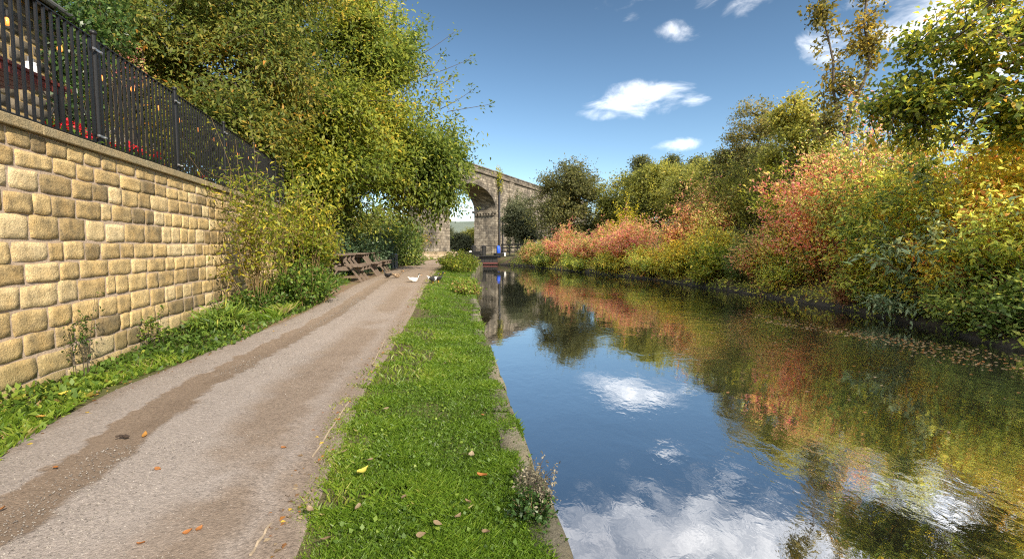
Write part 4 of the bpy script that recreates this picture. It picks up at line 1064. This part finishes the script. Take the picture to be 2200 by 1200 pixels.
for a, b_ in zip(ts[:-1], ts[1:]):
    m_ = arch_z((a + b_) / 2)
    if m_ is None: za = zb = ZG - 1
    else: za = arch_z(a) or ZS; zb = arch_z(b_) or ZS
    mb.add([(a, 0, za), (b_, 0, zb), (b_, 0, ZT), (a, 0, ZT)], [(0, 1, 2, 3)])
    mb.add([(a, VW, za), (b_, VW, zb), (b_, VW, ZT), (a, VW, ZT)], [(3, 2, 1, 0)])
    if m_ is not None: mb.add([(a, 0, za), (b_, 0, zb), (b_, VW, zb), (a, VW, za)], [(3, 2, 1, 0)])
    mb.add([(a, 0, ZT), (b_, 0, ZT), (b_, VW, ZT), (a, VW, ZT)], [(0, 1, 2, 3)])
for r, sp in arches:
    for t, s_ in ((r, 0), (r - sp, 1)):
        q = [(t, 0, ZG - 1), (t, VW, ZG - 1), (t, VW, ZS), (t, 0, ZS)]
        mb.add(q, [(3, 2, 1, 0) if s_ else (0, 1, 2, 3)])
mb.build('arches', M['viastone'], via)
pb = MB(); pb.box(T0, T1, -.28, VW + .28, ZT + .004, ZT + .35)
pb.build('string_course', M['viastone'], via, bevel=.05)
pb = MB()
pb.box(T0, T1, -.02, .45, ZT + .352, ZP - .22).box(T0, T1, VW - .45, VW + .02, ZT + .352, ZP - .22)
pb.box(T0, T1, -.12, .55, ZP - .218, ZP).box(T0, T1, VW - .55, VW + .12, ZP - .218, ZP)
for px_ in (1063, 1106, 1136):
    t = vt(px_); pb.box(t - .5, t + .5, -.2, -.021, ZT + .352, ZP - .22)
pb.build('parapet', M['viadark'], via)
for r, sp in arches[:3]:
    rg = MB(); N_ = 26
    for k in range(N_):
        a0, a1 = math.pi * k / N_ + .004, math.pi * (k + 1) / N_ - .004
        def pt(a, e): return (r - sp / 2 - (sp / 2 + e) * math.cos(a), ZS + (ZC - ZS + e) * math.sin(a))
        q = [pt(a0, 0.0), pt(a1, 0.0), pt(a1, .75), pt(a0, .75)]
        rg.add([(x, -.06, z) for x, z in q] + [(x, .0, z) for x, z in q], [(0, 1, 2, 3), (0, 4, 5, 1), (1, 5, 6, 2), (2, 6, 7, 3), (3, 7, 4, 0)])
    rg.build('arch_ring', M['viadark'], via)
    for (q0_, q1_) in ((r - .30, r + .02), (r - sp - .02, r - sp + .30)):
        sb = MB().box(q0_, q1_, -.25, VW + .25, ZS - .45, ZS)
        for k in range(7): sb.box(max(q0_, r - sp) if q0_ < r - 1 else r - .28, min(q1_, r) if q0_ > r - 1 else q1_ - .02, .2 + k * .56, .5 + k * .56, ZS - .85, ZS - .452)
        sb.build('springing_course', M['viastone'], via)
M['pipe'] = mat_plain('black_drainpipe', (.02, .02, .024), .5)
t = vt(1071); MB().tube([(t, -.16, ZT - .3), (t, -.16, ZG)], .22, 10).box(t - .5, t + .5, -.4, -.004, ZT - 1.0, ZT - .3).build('drainpipe', M['pipe'], via)
t = vt(1079); MB().tube([(t, -.12, ZS - 1), (t, -.12, ZG)], .13, 10).build('drainpipe', M['pipe'], via)
for px_, wd in ((1097, .9),):
    t = vt(px_); MB().box(t - wd, t + wd, -.35, -.003, ZG - .5, ZT - .1).build('pilaster', M['viastone'], via)
# creepers on the viaduct face
def via_pt(px_, z, o=-.3): t = vt(px_); return VN * (VP + o) + VD * t + Vector((0, 0, z))
def creeper(label, cols, n, mat, seed, size=.34):
    pr_ = []
    for px_, z0, z1, r_ in cols:
        for z in np.arange(z0, z1, 1.3):
            q = via_pt(px_, z + .6, -.35); pr_.append(((q.x, q.y, q.z), (r_, r_, .95)))
    b0 = via_pt(cols[0][0], ZG, -.5)
    leaf_blob('creeper', label, 'creeper', pr_, n, size, mat, seed, stems=1, base=(b0.x, b0.y, ZG))
creeper('pale green creeper hanging down the viaduct face from its parapet', [(1070, ZT - 2.4, ZP - .4, .55), (1066, ZT - .8, ZP + .4, .45)], 420, 'yellowgreen', 201, .3)
creeper('grey-green ivy covering the lower viaduct face right of the drainpipe', [(1090, 1, ZT - 3.5, .5), (1108, .5, ZT - 1.5, .75), (1124, .5, ZT - 4, .95)], 2300, 'fargrey', 202, .36)

# low stone wall at the bend
lw0, lw1 = at_y(893, 556, 43.0), at_y(981, 556, 46.0)
LWR = math.atan2(lw1.y - lw0.y, lw1.x - lw0.x); LWL = math.hypot(lw1.x - lw0.x, lw1.y - lw0.y)
lw = thing('low_stone_wall', 'low tan stone wall with rounded top at the far bend of the path', 'stone wall', (lw0.x, lw0.y, .28), LWR)
M['palestone'] = stone_material('pale_rubble_stone', [(0, (.24, .19, .125)), (.5, (.36, .29, .19)), (1, (.44, .37, .26))], (.13, .11, .08))
Vs, Qs, Ts = stone_face([(-.05, .2), (.2, .42), (.42, .60)], 0, LWL, .3, .6, 31, nx=5, ny=4)
quad_mesh('stone_courses', Vs, Qs, M['palestone'], lw, tint=Ts)
MB().box(0, LWL, .002, .35, -.1, .60).build('mortar_core', M['mortar'], lw)
MB().box(-.02, LWL + .02, -.05, .40, .602, .72).build('coping', M['palestone'], lw, bevel=.05)

# ------------------------------------------------------------------ lock at the end of the canal
M['black'] = mat_plain('tarred_black_timber', (.018, .017, .016), .55, 0, .3, 6, .4)
M['redbrown'] = mat_plain('red_painted_beam', (.105, .030, .026), .6)
LX0, LX1 = float(xl(48)) - .05, float(xr(48)) + .1
gate = thing('lock_gate', 'black timber lock gate with a dull red bottom rail closing the canal', 'lock gate', (LX0, 47.9, WATER))
gm = MB(); gw = LX1 - LX0
for k in range(7): gm.box(k * gw / 7 + .01, (k + 1) * gw / 7 - .01, 0, .12, -.3, .75)
gm.box(0, gw, -.08, -.004, .66, .86)
gm.build('gate_leaf', M['black'], gate)
MB().box(0, gw, -.10, -.004, .08, .24).build('bottom_rail', M['redbrown'], gate)
MB().box(-.1, gw + .1, -.35, .3, .862, .93).build('walkway', M['black'], gate)
hr = MB()
for k in range(4): hr.tube([(.1 + k * (gw - .2) / 3, .2, .93), (.1 + k * (gw - .2) / 3, .2, 1.85)], .03, 6)
hr.tube([(.1, .2, 1.85), (gw - .1, .2, 1.85)], .03, 6); hr.build('handrail', M['iron'], gate)
M['beamwhite'] = mat_plain('white_beam_end', (.78, .78, .77), .5, 0, .06)
def balance_beam(label, a, b_):
    a, b_ = Vector(a), Vector(b_); t = thing('balance_beam', label, 'lock beam', a, 0, 'balance beams of the lock')
    d = b_ - a; e = d * .84
    MB().beam((0, 0, 0), e, .30, .34).build('beam', M['black'], t)
    MB().beam(d * .841, d, .31, .35).build('beam_end', M['beamwhite'], t)
    return t
q0 = at_y(1034, 552, 47.9)
balance_beam('black lock beam with a white end reaching left from the lock gate', (LX0 + .2, 48.1, .86), tuple(at_y(977, 547.5, 50.5)))
balance_beam('second black lock beam with a pale end left of the gate, lower than the first', (LX0 - .1, 51.5, .62), tuple(at_y(991, 553.5, 49.8)))
balance_beam('black lock beam sloping up to the right bank with a white end', (LX1 - .3, 48.3, .62), tuple(at_y(1084, 546, 50)))
M['blue'] = mat_plain('bright_blue_paint', (.02, .09, .62), .5, 0, .1)
bp = thing('blue_post', 'bright blue post standing beside the lock in front of the viaduct pier', 'post', (px(1071, 50.5), 50.5, .3))
MB().lathe([(.20, 0), (.21, .9), (.18, 1.15), (.09, 1.27), (.02, 1.3)], 12).build('shaft', M['blue'], bp, True)
MB().lathe([(.26, -.05), (.26, .06), (.21, .09)], 12).build('foot', M['black'], bp)
for k, (px_, lb) in enumerate([(1018, 'stout black mooring post left of the lock gate'), (1039, 'black paddle-gear post in the middle of the lock')]):
    q = at_y(px_, 556, 50 + k); t = thing('lock_post', lb, 'post', (q.x, q.y, .3), 0, 'black posts at the lock')
    MB().lathe([(.20, 0), (.20, 1.1), (.24, 1.12), (.24, 1.24), (.1, 1.32)], 10).build('shaft', M['black'], t)
    MB().box(-.3, .3, -.1, .1, 1.0, 1.1).build('crossbar', M['black'], t)
wr_ = thing('lock_fence', 'dark timber rail fence below the viaduct right of the blue post', 'fence', (px(1078, 56), 56, .3))
for k in range(5): MB().box(k * .95 - .06, k * .95 + .06, -.06, .06, 0, 1.5).build('post', M['black'], wr_)
for z in (.6, 1.05, 1.42): MB().box(-.1, 3.9, -.10, -.062, z - .07, z + .07).build('rail', M['black'], wr_)
wm = thing('white_bollard', 'small white topped bollard on the grass beside the path end', 'bollard', (px(1011, 49.3), 49.3, .3))
MB().lathe([(.13, 0), (.13, .42), (.16, .44), (.16, .52)], 10).build('shaft', M['black'], wm); MB().lathe([(.165, .522), (.16, .66), (.08, .74), (.01, .76)], 10).build('cap', M['beamwhite'], wm, True)

# ------------------------------------------------------------------ canal edge stones (near bank)
M['edgestone'] = stone_material('mossy_edge_stone', [(0, (.10, .09, .065)), (.5, (.17, .15, .11)), (1, (.24, .21, .155))], (.045, .060, .02), stain=.85)
g = np.random.default_rng(77); VV, QQ, TT, off = [], [], [], 0; Y = .3
while Y < 36:
    L = g.uniform(.55, 1.0); n = 9
    yy = np.linspace(Y + .012, Y + L - .012, n); wdt = g.uniform(.16, .22)
    prof = np.array([(-wdt, -.06), (-wdt + .01, .012), (-.055, .018), (-.016, .0), (.0, -.035), (.006, -.11), (-.004, -.2), (.0, -.36), (.0, -.9)])
    P = np.zeros((n, len(prof), 3)); dz = g.normal(0, .008); dx = g.normal(0, .008)
    e = np.minimum(1, np.minimum(yy - Y, Y + L - yy) / .05)
    for j in range(n):
        Lx = float(xl(yy[j])); hz0 = float(H(Lx - .05, yy[j]))
        P[j, :, 0] = Lx + dx + prof[:, 0] - .012 * (1 - e[j]); P[j, :, 1] = yy[j]; P[j, :, 2] = hz0 + dz + prof[:, 1] - .012 * (1 - e[j])
    nz = np.stack([P[..., 1] * 9, P[..., 2] * 12 + P[..., 0] * 8], -1)
    P[..., 0] += .010 * pn(nz, 1, 4) ; P[:, :-1, 2] += .009 * pn(nz + 5, 1.2, 6)[:, :-1]
    VV.append(P.reshape(-1, 3)); m = len(prof)
    i = np.arange(n - 1)[:, None] * m + np.arange(m - 1)[None, :]
    q = np.stack([i, i + m, i + m + 1, i + 1], -1).reshape(-1, 4)[:, ::-1]
    QQ.append(q + off); off += n * m; TT.append(np.full(len(q), np.clip(g.normal(.5, .25), 0, 1))); Y += L
tag(quad_mesh('canal_edge_wall', np.concatenate(VV), np.concatenate(QQ), M['edgestone'], tint=np.concatenate(TT)), 'low mossy edge wall of worn stones between grass verge and water', 'canal wall')
# end of the verge: a stone shoulder sticking into the canal
es = thing('stone_shoulder', 'rounded block of brown stone where the grassy verge ends at the water', 'stone block', (float(xl(35)) - .9, 34.5, WATER))
MB().box(-.6, 1.0, -.25, 1.6, -.3, .62).build('block', M['edgestone'], es, bevel=.12)
# dark edging of the far bank
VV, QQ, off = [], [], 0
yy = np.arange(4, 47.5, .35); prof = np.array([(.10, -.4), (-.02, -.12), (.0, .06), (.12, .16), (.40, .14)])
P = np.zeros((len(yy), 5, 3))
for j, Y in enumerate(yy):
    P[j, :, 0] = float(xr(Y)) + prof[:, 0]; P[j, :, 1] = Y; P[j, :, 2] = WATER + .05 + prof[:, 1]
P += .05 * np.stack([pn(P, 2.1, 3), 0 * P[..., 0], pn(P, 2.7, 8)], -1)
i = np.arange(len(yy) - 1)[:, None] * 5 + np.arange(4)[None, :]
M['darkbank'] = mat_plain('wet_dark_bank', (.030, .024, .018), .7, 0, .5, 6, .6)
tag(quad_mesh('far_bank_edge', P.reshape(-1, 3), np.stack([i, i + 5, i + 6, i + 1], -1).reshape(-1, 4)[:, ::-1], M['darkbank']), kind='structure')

# ------------------------------------------------------------------ picnic tables
M['oldwood'] = bark('weathered_brown_timber', (.075, .053, .040), (.235, .18, .14), 9)
def picnic_table(label, a, rz, first=None):
    if first is not None:
        t = copy_tree(first); t.location = a; t.rotation_euler = (0, 0, rz); t['label'] = label; return t
    t = thing('picnic_table', label, 'picnic table', a, rz, 'wooden picnic tables beside the towpath')
    tp = MB()
    for k in range(5): tp.box(-.95, .95, -.36 + k * .146, -.36 + k * .146 + .135, .745, .785)
    tp.build('tabletop', M['oldwood'], t, bevel=.005)
    for s in (-1, 1):
        sb = MB()
        for k in range(2): sb.box(-.95, .95, s * .70 - .135 + k * .14, s * .70 - .135 + k * .14 + .13, .435, .475)
        sb.build('bench_seat', M['oldwood'], t, bevel=.005)
    for x in (-.72, 0, .72):
        for s in (-1, 1):
            MB().beam((x, s * .20, .745), (x, s * .80, 0), .05, .12, up=(1, 0, 0)).build('leg', M['oldwood'], t)
        MB().box(x + .026, x + .07, -.84, .84, .33, .434).build('seat_bearer', M['oldwood'], t)
        MB().box(x + .026, x + .07, -.34, .34, .64, .744).build('top_bearer', M['oldwood'], t)
    for s in (-1, 1): MB().beam((s * .68, 0, .36), (s * .12, 0, .73), .05, .08, up=(0, 1, 0)).build('brace', M['oldwood'], t)
    return t
ptabs = []
a1 = at_y(730, 600, 15.0); a2 = at_y(769, 600, 17.9); a3 = at_y(794, 600, 20.7)
rzp = math.atan2(a3.y - a1.y, a3.x - a1.x)
t0 = picnic_table('nearest weathered picnic table, beside the yellow-green wall shrubs', (a1.x, a1.y, .29), rzp)
t0.scale = (.85, 1, 1.1)
picnic_table('middle picnic table of the row by the dark hedge', (a2.x, a2.y, .29), rzp + R(3), t0)
picnic_table('farthest picnic table, next to the slatted litter bin', (a3.x, a3.y, .29), rzp - R(2), t0)

# slatted bin
M['greywood'] = bark('grey_slat_timber', (.10, .10, .10), (.26, .25, .25), 9)
q = at_y(841, 571, 24.0); bn = thing('litter_bin', 'grey wooden slatted litter bin with a blue liner beside the bushes', 'litter bin', (q.x, q.y, .29))
for k in range(12):
    a = 2 * math.pi * k / 12
    m_ = Matrix.Translation((.30 * math.cos(a), .30 * math.sin(a), .03)) @ Matrix.Rotation(a, 4, 'Z')
    MB().box(-.015, .015, -.058, .058, 0, .70, m_).build('slat', M['greywood'], bn)
M['liner'] = mat_plain('blue_bin_liner', (.03, .16, .26), .35)
MB().lathe([(.24, .05), (.25, .70), (.285, .74), (.27, .76), (.235, .72)], 16).build('liner', M['liner'], bn, True)
MB().lathe([(.284, .2), (.284, .25), (.278, .25), (.278, .2)], 20, cap=False).lathe([(.284, .55), (.284, .6), (.278, .6), (.278, .55)], 20, cap=False).build('hoop', M['iron'], bn)

# ------------------------------------------------------------------ ducks
def duck_mat(name, stops, scale=9):
    b = NT(name); n = b.noise(b.obj(), scale, 3, .5)
    return b.out(b.principled(b.ramp(n, stops), .7, b.bump(b.noise(b.obj(), 90, 3), .3, .004), spec=.2))
M['d_white'] = duck_mat('white_plumage', [(.35, (.55, .50, .44)), (.5, (.78, .75, .70))])
M['d_brown'] = duck_mat('mottled_brown_plumage', [(.38, (.085, .055, .035)), (.5, (.26, .18, .11)), (.62, (.36, .27, .18))], 16)
M['d_dark'] = duck_mat('dark_plumage', [(.4, (.02, .02, .022)), (.6, (.07, .06, .055))])
M['d_pied'] = duck_mat('pied_plumage', [(.46, (.03, .03, .03)), (.5, (.70, .68, .64))], 5)
M['bill'] = mat_plain('orange_bill', (.55, .25, .04), .5)
def duck(label, x, Y, rz, body, head, sit=True, sc=1.0):
    t = thing('duck', label, 'duck', (x, Y, path_z(x, Y) if x > pl(Y) else hz_(x, Y) + .006), rz, 'ducks resting on the towpath'); t.scale = (sc,) * 3
    h0 = .10 if sit else .17
    mb = MB(); n = 14
    ring = [(-.24, .010, .115), (-.20, .028, .10), (-.13, .075, .035), (-.04, .10, .0), (.06, .098, .0), (.13, .075, .02), (.165, .05, .07), (.18, .036, .12), (.19, .030, .165), (.205, .036, .20), (.225, .038, .215), (.25, .030, .205), (.268, .012, .195)]
    vs = []
    for k, (x_, r_, zo) in enumerate(ring):
        vert = 1.0 if k < 6 else 1.0
        for i_ in range(n):
            a = 2 * math.pi * i_ / n
            if 6 <= k <= 9: vs.append((x_ + r_ * .9 * math.cos(a) * .6, r_ * math.sin(a), h0 + zo + r_ * .35 * math.cos(a)))
            else: vs.append((x_, r_ * math.sin(a), h0 + zo + r_ * .88 * math.cos(a)))
    fs = [(j * n + i_, j * n + (i_ + 1) % n, (j + 1) * n + (i_ + 1) % n, (j + 1) * n + i_) for j in range(len(ring) - 1) for i_ in range(n)]
    fs += [tuple(range(n - 1, -1, -1)), tuple(range((len(ring) - 1) * n, len(ring) * n))]
    mb.add(vs, fs).build('body', M[body], t, True)
    MB().ell((.228, 0, h0 + .218), (.047, .037, .04)).build('head_feathers', M[head], t, True)
    MB().add([(.265, -.018, h0 + .205), (.265, .018, h0 + .205), (.265, .018, h0 + .222), (.265, -.018, h0 + .222), (.325, -.02, h0 + .193), (.325, .02, h0 + .193), (.325, .02, h0 + .20), (.325, -.02, h0 + .20)],
             [(0, 1, 5, 4), (2, 3, 7, 6), (1, 2, 6, 5), (3, 0, 4, 7), (4, 5, 6, 7), (0, 3, 2, 1)]).build('bill', M['bill'], t)
    for s in (-1, 1):
        MB().ell((-.05, s * .088, h0 + .045), (.15, .022, .055)).build('wing', M[body], t, True)
        if not sit: MB().tube([(.0, s * .04, h0 - .06), (.01, s * .045, .01)], .008, 6).add([(-.01, s * .045 - .01, .006), (.06, s * .045 - .03, .004), (.065, s * .045 + .03, .004), (-.01, s * .045 + .01, .006), (.0, s * .045, .014)], [(0, 1, 4), (1, 2, 4), (2, 3, 4), (3, 0, 4), (3, 2, 1, 0)]).build('leg', M['bill'], t)
    return t
for lb, px_, py, rz, bd, hd, sit in [('small dark duck at the left edge of the path near the picnic tables', 833, 598, 2.6, 'd_dark', 'd_dark', True),
                                    ('mottled brown duck resting on the path left of the white one', 853, 599, .4, 'd_brown', 'd_brown', True),
                                    ('white duck with a dark head sitting in the middle of the path', 889, 608, .3, 'd_white', 'd_dark', True),
                                    ('pied black and white duck standing where path meets grass', 930, 609, .2, 'd_pied', 'd_dark', False),
                                    ('dark duck behind the pied one at the grass edge', 941, 606, .5, 'd_dark', 'd_dark', False)]:
    q = on_ground(px_, py); duck(lb, q.x, q.y, rz, bd, hd, sit, .75)

# ------------------------------------------------------------------ timber edging boards along the path
M['board'] = mat_plain('bleached_edging_timber', (.30, .235, .165), .85, 0, .3, 6, .4)
def board(label, A, B):
    a, b_ = on_ground(*A), on_ground(*B); t = MB(); pts = []
    for k in range(9):
        p = a + (b_ - a) * k / 8; p.x += .0025 * math.sin(k * 1.7); pts.append((p.x, p.y, path_z(p.x, p.y) + .004 - .004 * (k % 3)))
    for p, q_ in zip(pts[:-1], pts[1:]): t.beam(p, q_, .010, .018)
    o = t.build('edging_board', M['board']); tag(o, label, 'edging board', 'timber edging of the path')
board('thin pale edging board nearest the foot of the picture, half sunk in the path', (538, 1200), (583, 1128))
board('longest pale edging board, midway up the right path side', (672, 985), (752, 862))
board('short pale edging board farthest along the right side of the path', (800, 785), (828, 730))

# ------------------------------------------------------------------ fallen leaves
M['fallen'] = mat_leaf('fallen_leaf_colours', [(0, (.55, .50, .10)), (.25, (.60, .48, .08)), (.5, (.36, .14, .04)), (.75, (.20, .13, .07)), (1, (.33, .26, .17))], .2, k=1)
def fallen(label, px_, py, size, tint, seed, on='grass', group=None, wd=.62):
    g = random.Random(seed); q = on_ground(px_, py, 1 if on == 'path' else .6)
    z = path_z(q.x, q.y) if on == 'path' else hz_(q.x, q.y) + .045
    a = g.uniform(0, 6.28); n = 7; V = []; cup = g.uniform(.10, .3)
    for i_ in range(n):
        u = i_ / (n - 1); w_ = wd * size * .5 * math.sin(math.pi * min(1, u ** .75 * .97 + .03)) + .0012
        for s in (-1, 0, 1): V.append((u * size - size / 2, s * w_, cup * size * (abs(s) * .55 + (2 * u - 1) ** 2 * .5) + g.uniform(0, .002)))
    Q_ = [(i_ * 3 + k, i_ * 3 + k + 3, i_ * 3 + k + 4, i_ * 3 + k + 1) for i_ in range(n - 1) for k in range(2)]
    o = quad_mesh('fallen_leaf', V, Q_, M['fallen'], tint=np.full(len(Q_), tint))
    o.location = (q.x, q.y, z + .004); o.rotation_euler = (g.uniform(-.35, .35), g.uniform(-.3, .3), a)
    tag(o, label, 'leaf', group)
GL = 'fallen leaves on the grass verge'
fallen('large pale yellow-green leaf lying on the grass close to the path', 781, 1030, .072, .12, 1, group=GL, wd=.8)
fallen('orange-brown curled leaf on the grass near the dry-headed weed', 1036, 1040, .062, .50, 2, group=GL)
fallen('pale buff leaf on edge in the grass above the orange-brown one', 1013, 992, .058, .98, 3, group=GL)
fallen('small rust-red leaf in the grass higher up toward the water', 1037, 904, .05, .52, 4, group=GL)
for k, (a, b_) in enumerate([(1045, 1165), (985, 1130), (940, 1145), (667, 1115), (770, 1110), (1005, 1098), (868, 1087), (795, 1005), (740, 985), (830, 890), (700, 1180), (905, 1170), (960, 860), (955, 790)]):
    fallen('small dry tan leaf scattered in the grass verge', a, b_, .045, .8 + .02 * (k % 5), 20 + k, group=GL)
fallen('bright yellow-orange leaf caught in the weeds at the wall foot', 140, 858, .085, .27, 5, group='fallen leaves along the wall foot', wd=.8)
fallen('orange star-like leaf in the weeds nearest the left edge', 85, 910, .07, .42, 6, group='fallen leaves along the wall foot', wd=.8)
GP = 'fallen leaves on the path'
fallen('orange leaf beside the dark clod in the brown strip of the path', 312, 945, .075, .46, 7, 'path', GP, .4)
for k, (a, b_) in enumerate([(303, 1182), (429, 1147), (340, 1020), (3, 1108), (120, 1015), (405, 1155), (610, 968)]):
    fallen('small orange-brown leaf lying flat on the gravel path', a, b_, .04, .5 + .03 * (k % 4), 50 + k, 'path', GP)
M['clod'] = mat_plain('dark_earth_clod', (.045, .03, .022), .95, 0, .4, 30, 1)
q = on_ground(265, 948); cl_ = MB(); g2 = random.Random(4)
for k in range(7): cl_.ell((q.x + .011 * (k - 3) + g2.uniform(-.004, .004), q.y + g2.uniform(-.010, .010), path_z(q.x, q.y) + .008), (g2.uniform(.008, .018), g2.uniform(.008, .016), g2.uniform(.006, .012)), 8, 5)
tag(cl_.build('earth_clod', M['clod'], None, True), 'dark broken clod of earth lying in the brown strip of the path', 'clod')

# leaf litter along both edges of the path and on the trodden margin
g = np.random.default_rng(98); n = 900
Y = 1.8 + 26 * g.random(n) ** 1.5; sd_ = g.random(n) < .6
X = np.where(sd_, pl(Y) + np.abs(g.normal(0, .16, n)) - .12 - np.interp(Y, [8, 14, 30], [0, .5, .6]) * g.random(n), pr(Y) - np.abs(g.normal(0, .12, n)) + .05)
P_ = np.stack([X, Y, H(X, Y) + .016], 1); a = g.uniform(0, 6.28, n)
tag(leaves('leaf_litter', P_, np.stack([np.cos(a), np.sin(a), .1 * g.normal(size=n)], 1), np.tile([0, 0, 1.0], (n, 1)) + .35 * unit(g, n), g.uniform(.02, .05, n), .6, .3 + .7 * g.random(n), M['fallen'], None, None, .2, .1), kind='stuff')

# gravel grit on the path
g = np.random.default_rng(99); n = 16000
Y = 1.6 + 9 * g.random(n) ** 2.0; X = pl(Y) + (pr(Y) - pl(Y)) * (.02 + .94 * g.random(n))
dn_ = pn(np.stack([X, Y], -1), 2.0, 12) + 1.2 * ((X - pl(Y)) / (pr(Y) - pl(Y)) > .88)
k = dn_ > -.1; X, Y = X[k], Y[k]; n = len(X)
uu = (X - pl(Y)) / (pr(Y) - pl(Y)); Z = H(X, Y) + .006 + .03 * np.sin(np.pi * uu) - .02 * np.exp(-((uu - .31) / .06) ** 2)
s = g.uniform(.0022, .0062, n) * (1 + .05 * Y)
octv = np.array([(1, 0, 0), (0, 1, 0), (-1, 0, 0), (0, -1, 0), (0, 0, 1)], float)
oc = octv[None] * (s[:, None, None] * g.uniform(.6, 1.3, (n, 1, 3))) + np.stack([X, Y, Z], 1)[:, None, :]
tri = [(0, 1, 4), (1, 2, 4), (2, 3, 4), (3, 0, 4)]
Vt = np.stack([oc[:, list(t_)] for t_ in tri], 1).reshape(-1, 3)
b = NT('mixed_grit'); M['grit'] = b.out(b.principled(b.ramp(b.attr('tint'), [(0, (.07, .06, .055)), (.5, (.18, .16, .14)), (.85, (.22, .195, .17)), (1, (.29, .26, .235))]), .85, spec=.25))
tag(poly_mesh('gravel', Vt, 3, M['grit'], None, np.repeat(g.random(n), 4)), kind='stuff')

# floating leaves on the water
g = np.random.default_rng(66); P_ = []
for (ax, ay), (bx, by), n, sp in [((1600, 672), (2200, 775), 420, .42), ((1640, 690), (1900, 730), 190, .26), ((1900, 735), (2200, 800), 160, .45), ((1400, 640), (2100, 880), 110, 1.6)]:
    A, B = on_z(ax, ay, WATER), on_z(bx, by, WATER)
    t = g.random(n); q_ = np.outer(1 - t, A) + np.outer(t, B); q_[:, :2] += g.normal(size=(n, 2)) * [sp * .55, sp * .55]
    P_.append(q_)
P_ = np.concatenate(P_); P_[:, 2] = WATER + .004; P_ = P_[(P_[:, 0] < xr(P_[:, 1]) - .05) & (P_[:, 0] > xl(P_[:, 1]) + 1)]
n = len(P_); a = g.uniform(0, 6.28, n)
tag(leaves('floating_leaves', P_, np.stack([np.cos(a), np.sin(a), 0 * a], 1), np.tile([0, 0, 1.0], (n, 1)), g.uniform(.025, .065, n), .6, .55 + .45 * g.random(n), M['fallen'], None, None, .02, -.02), kind='stuff')
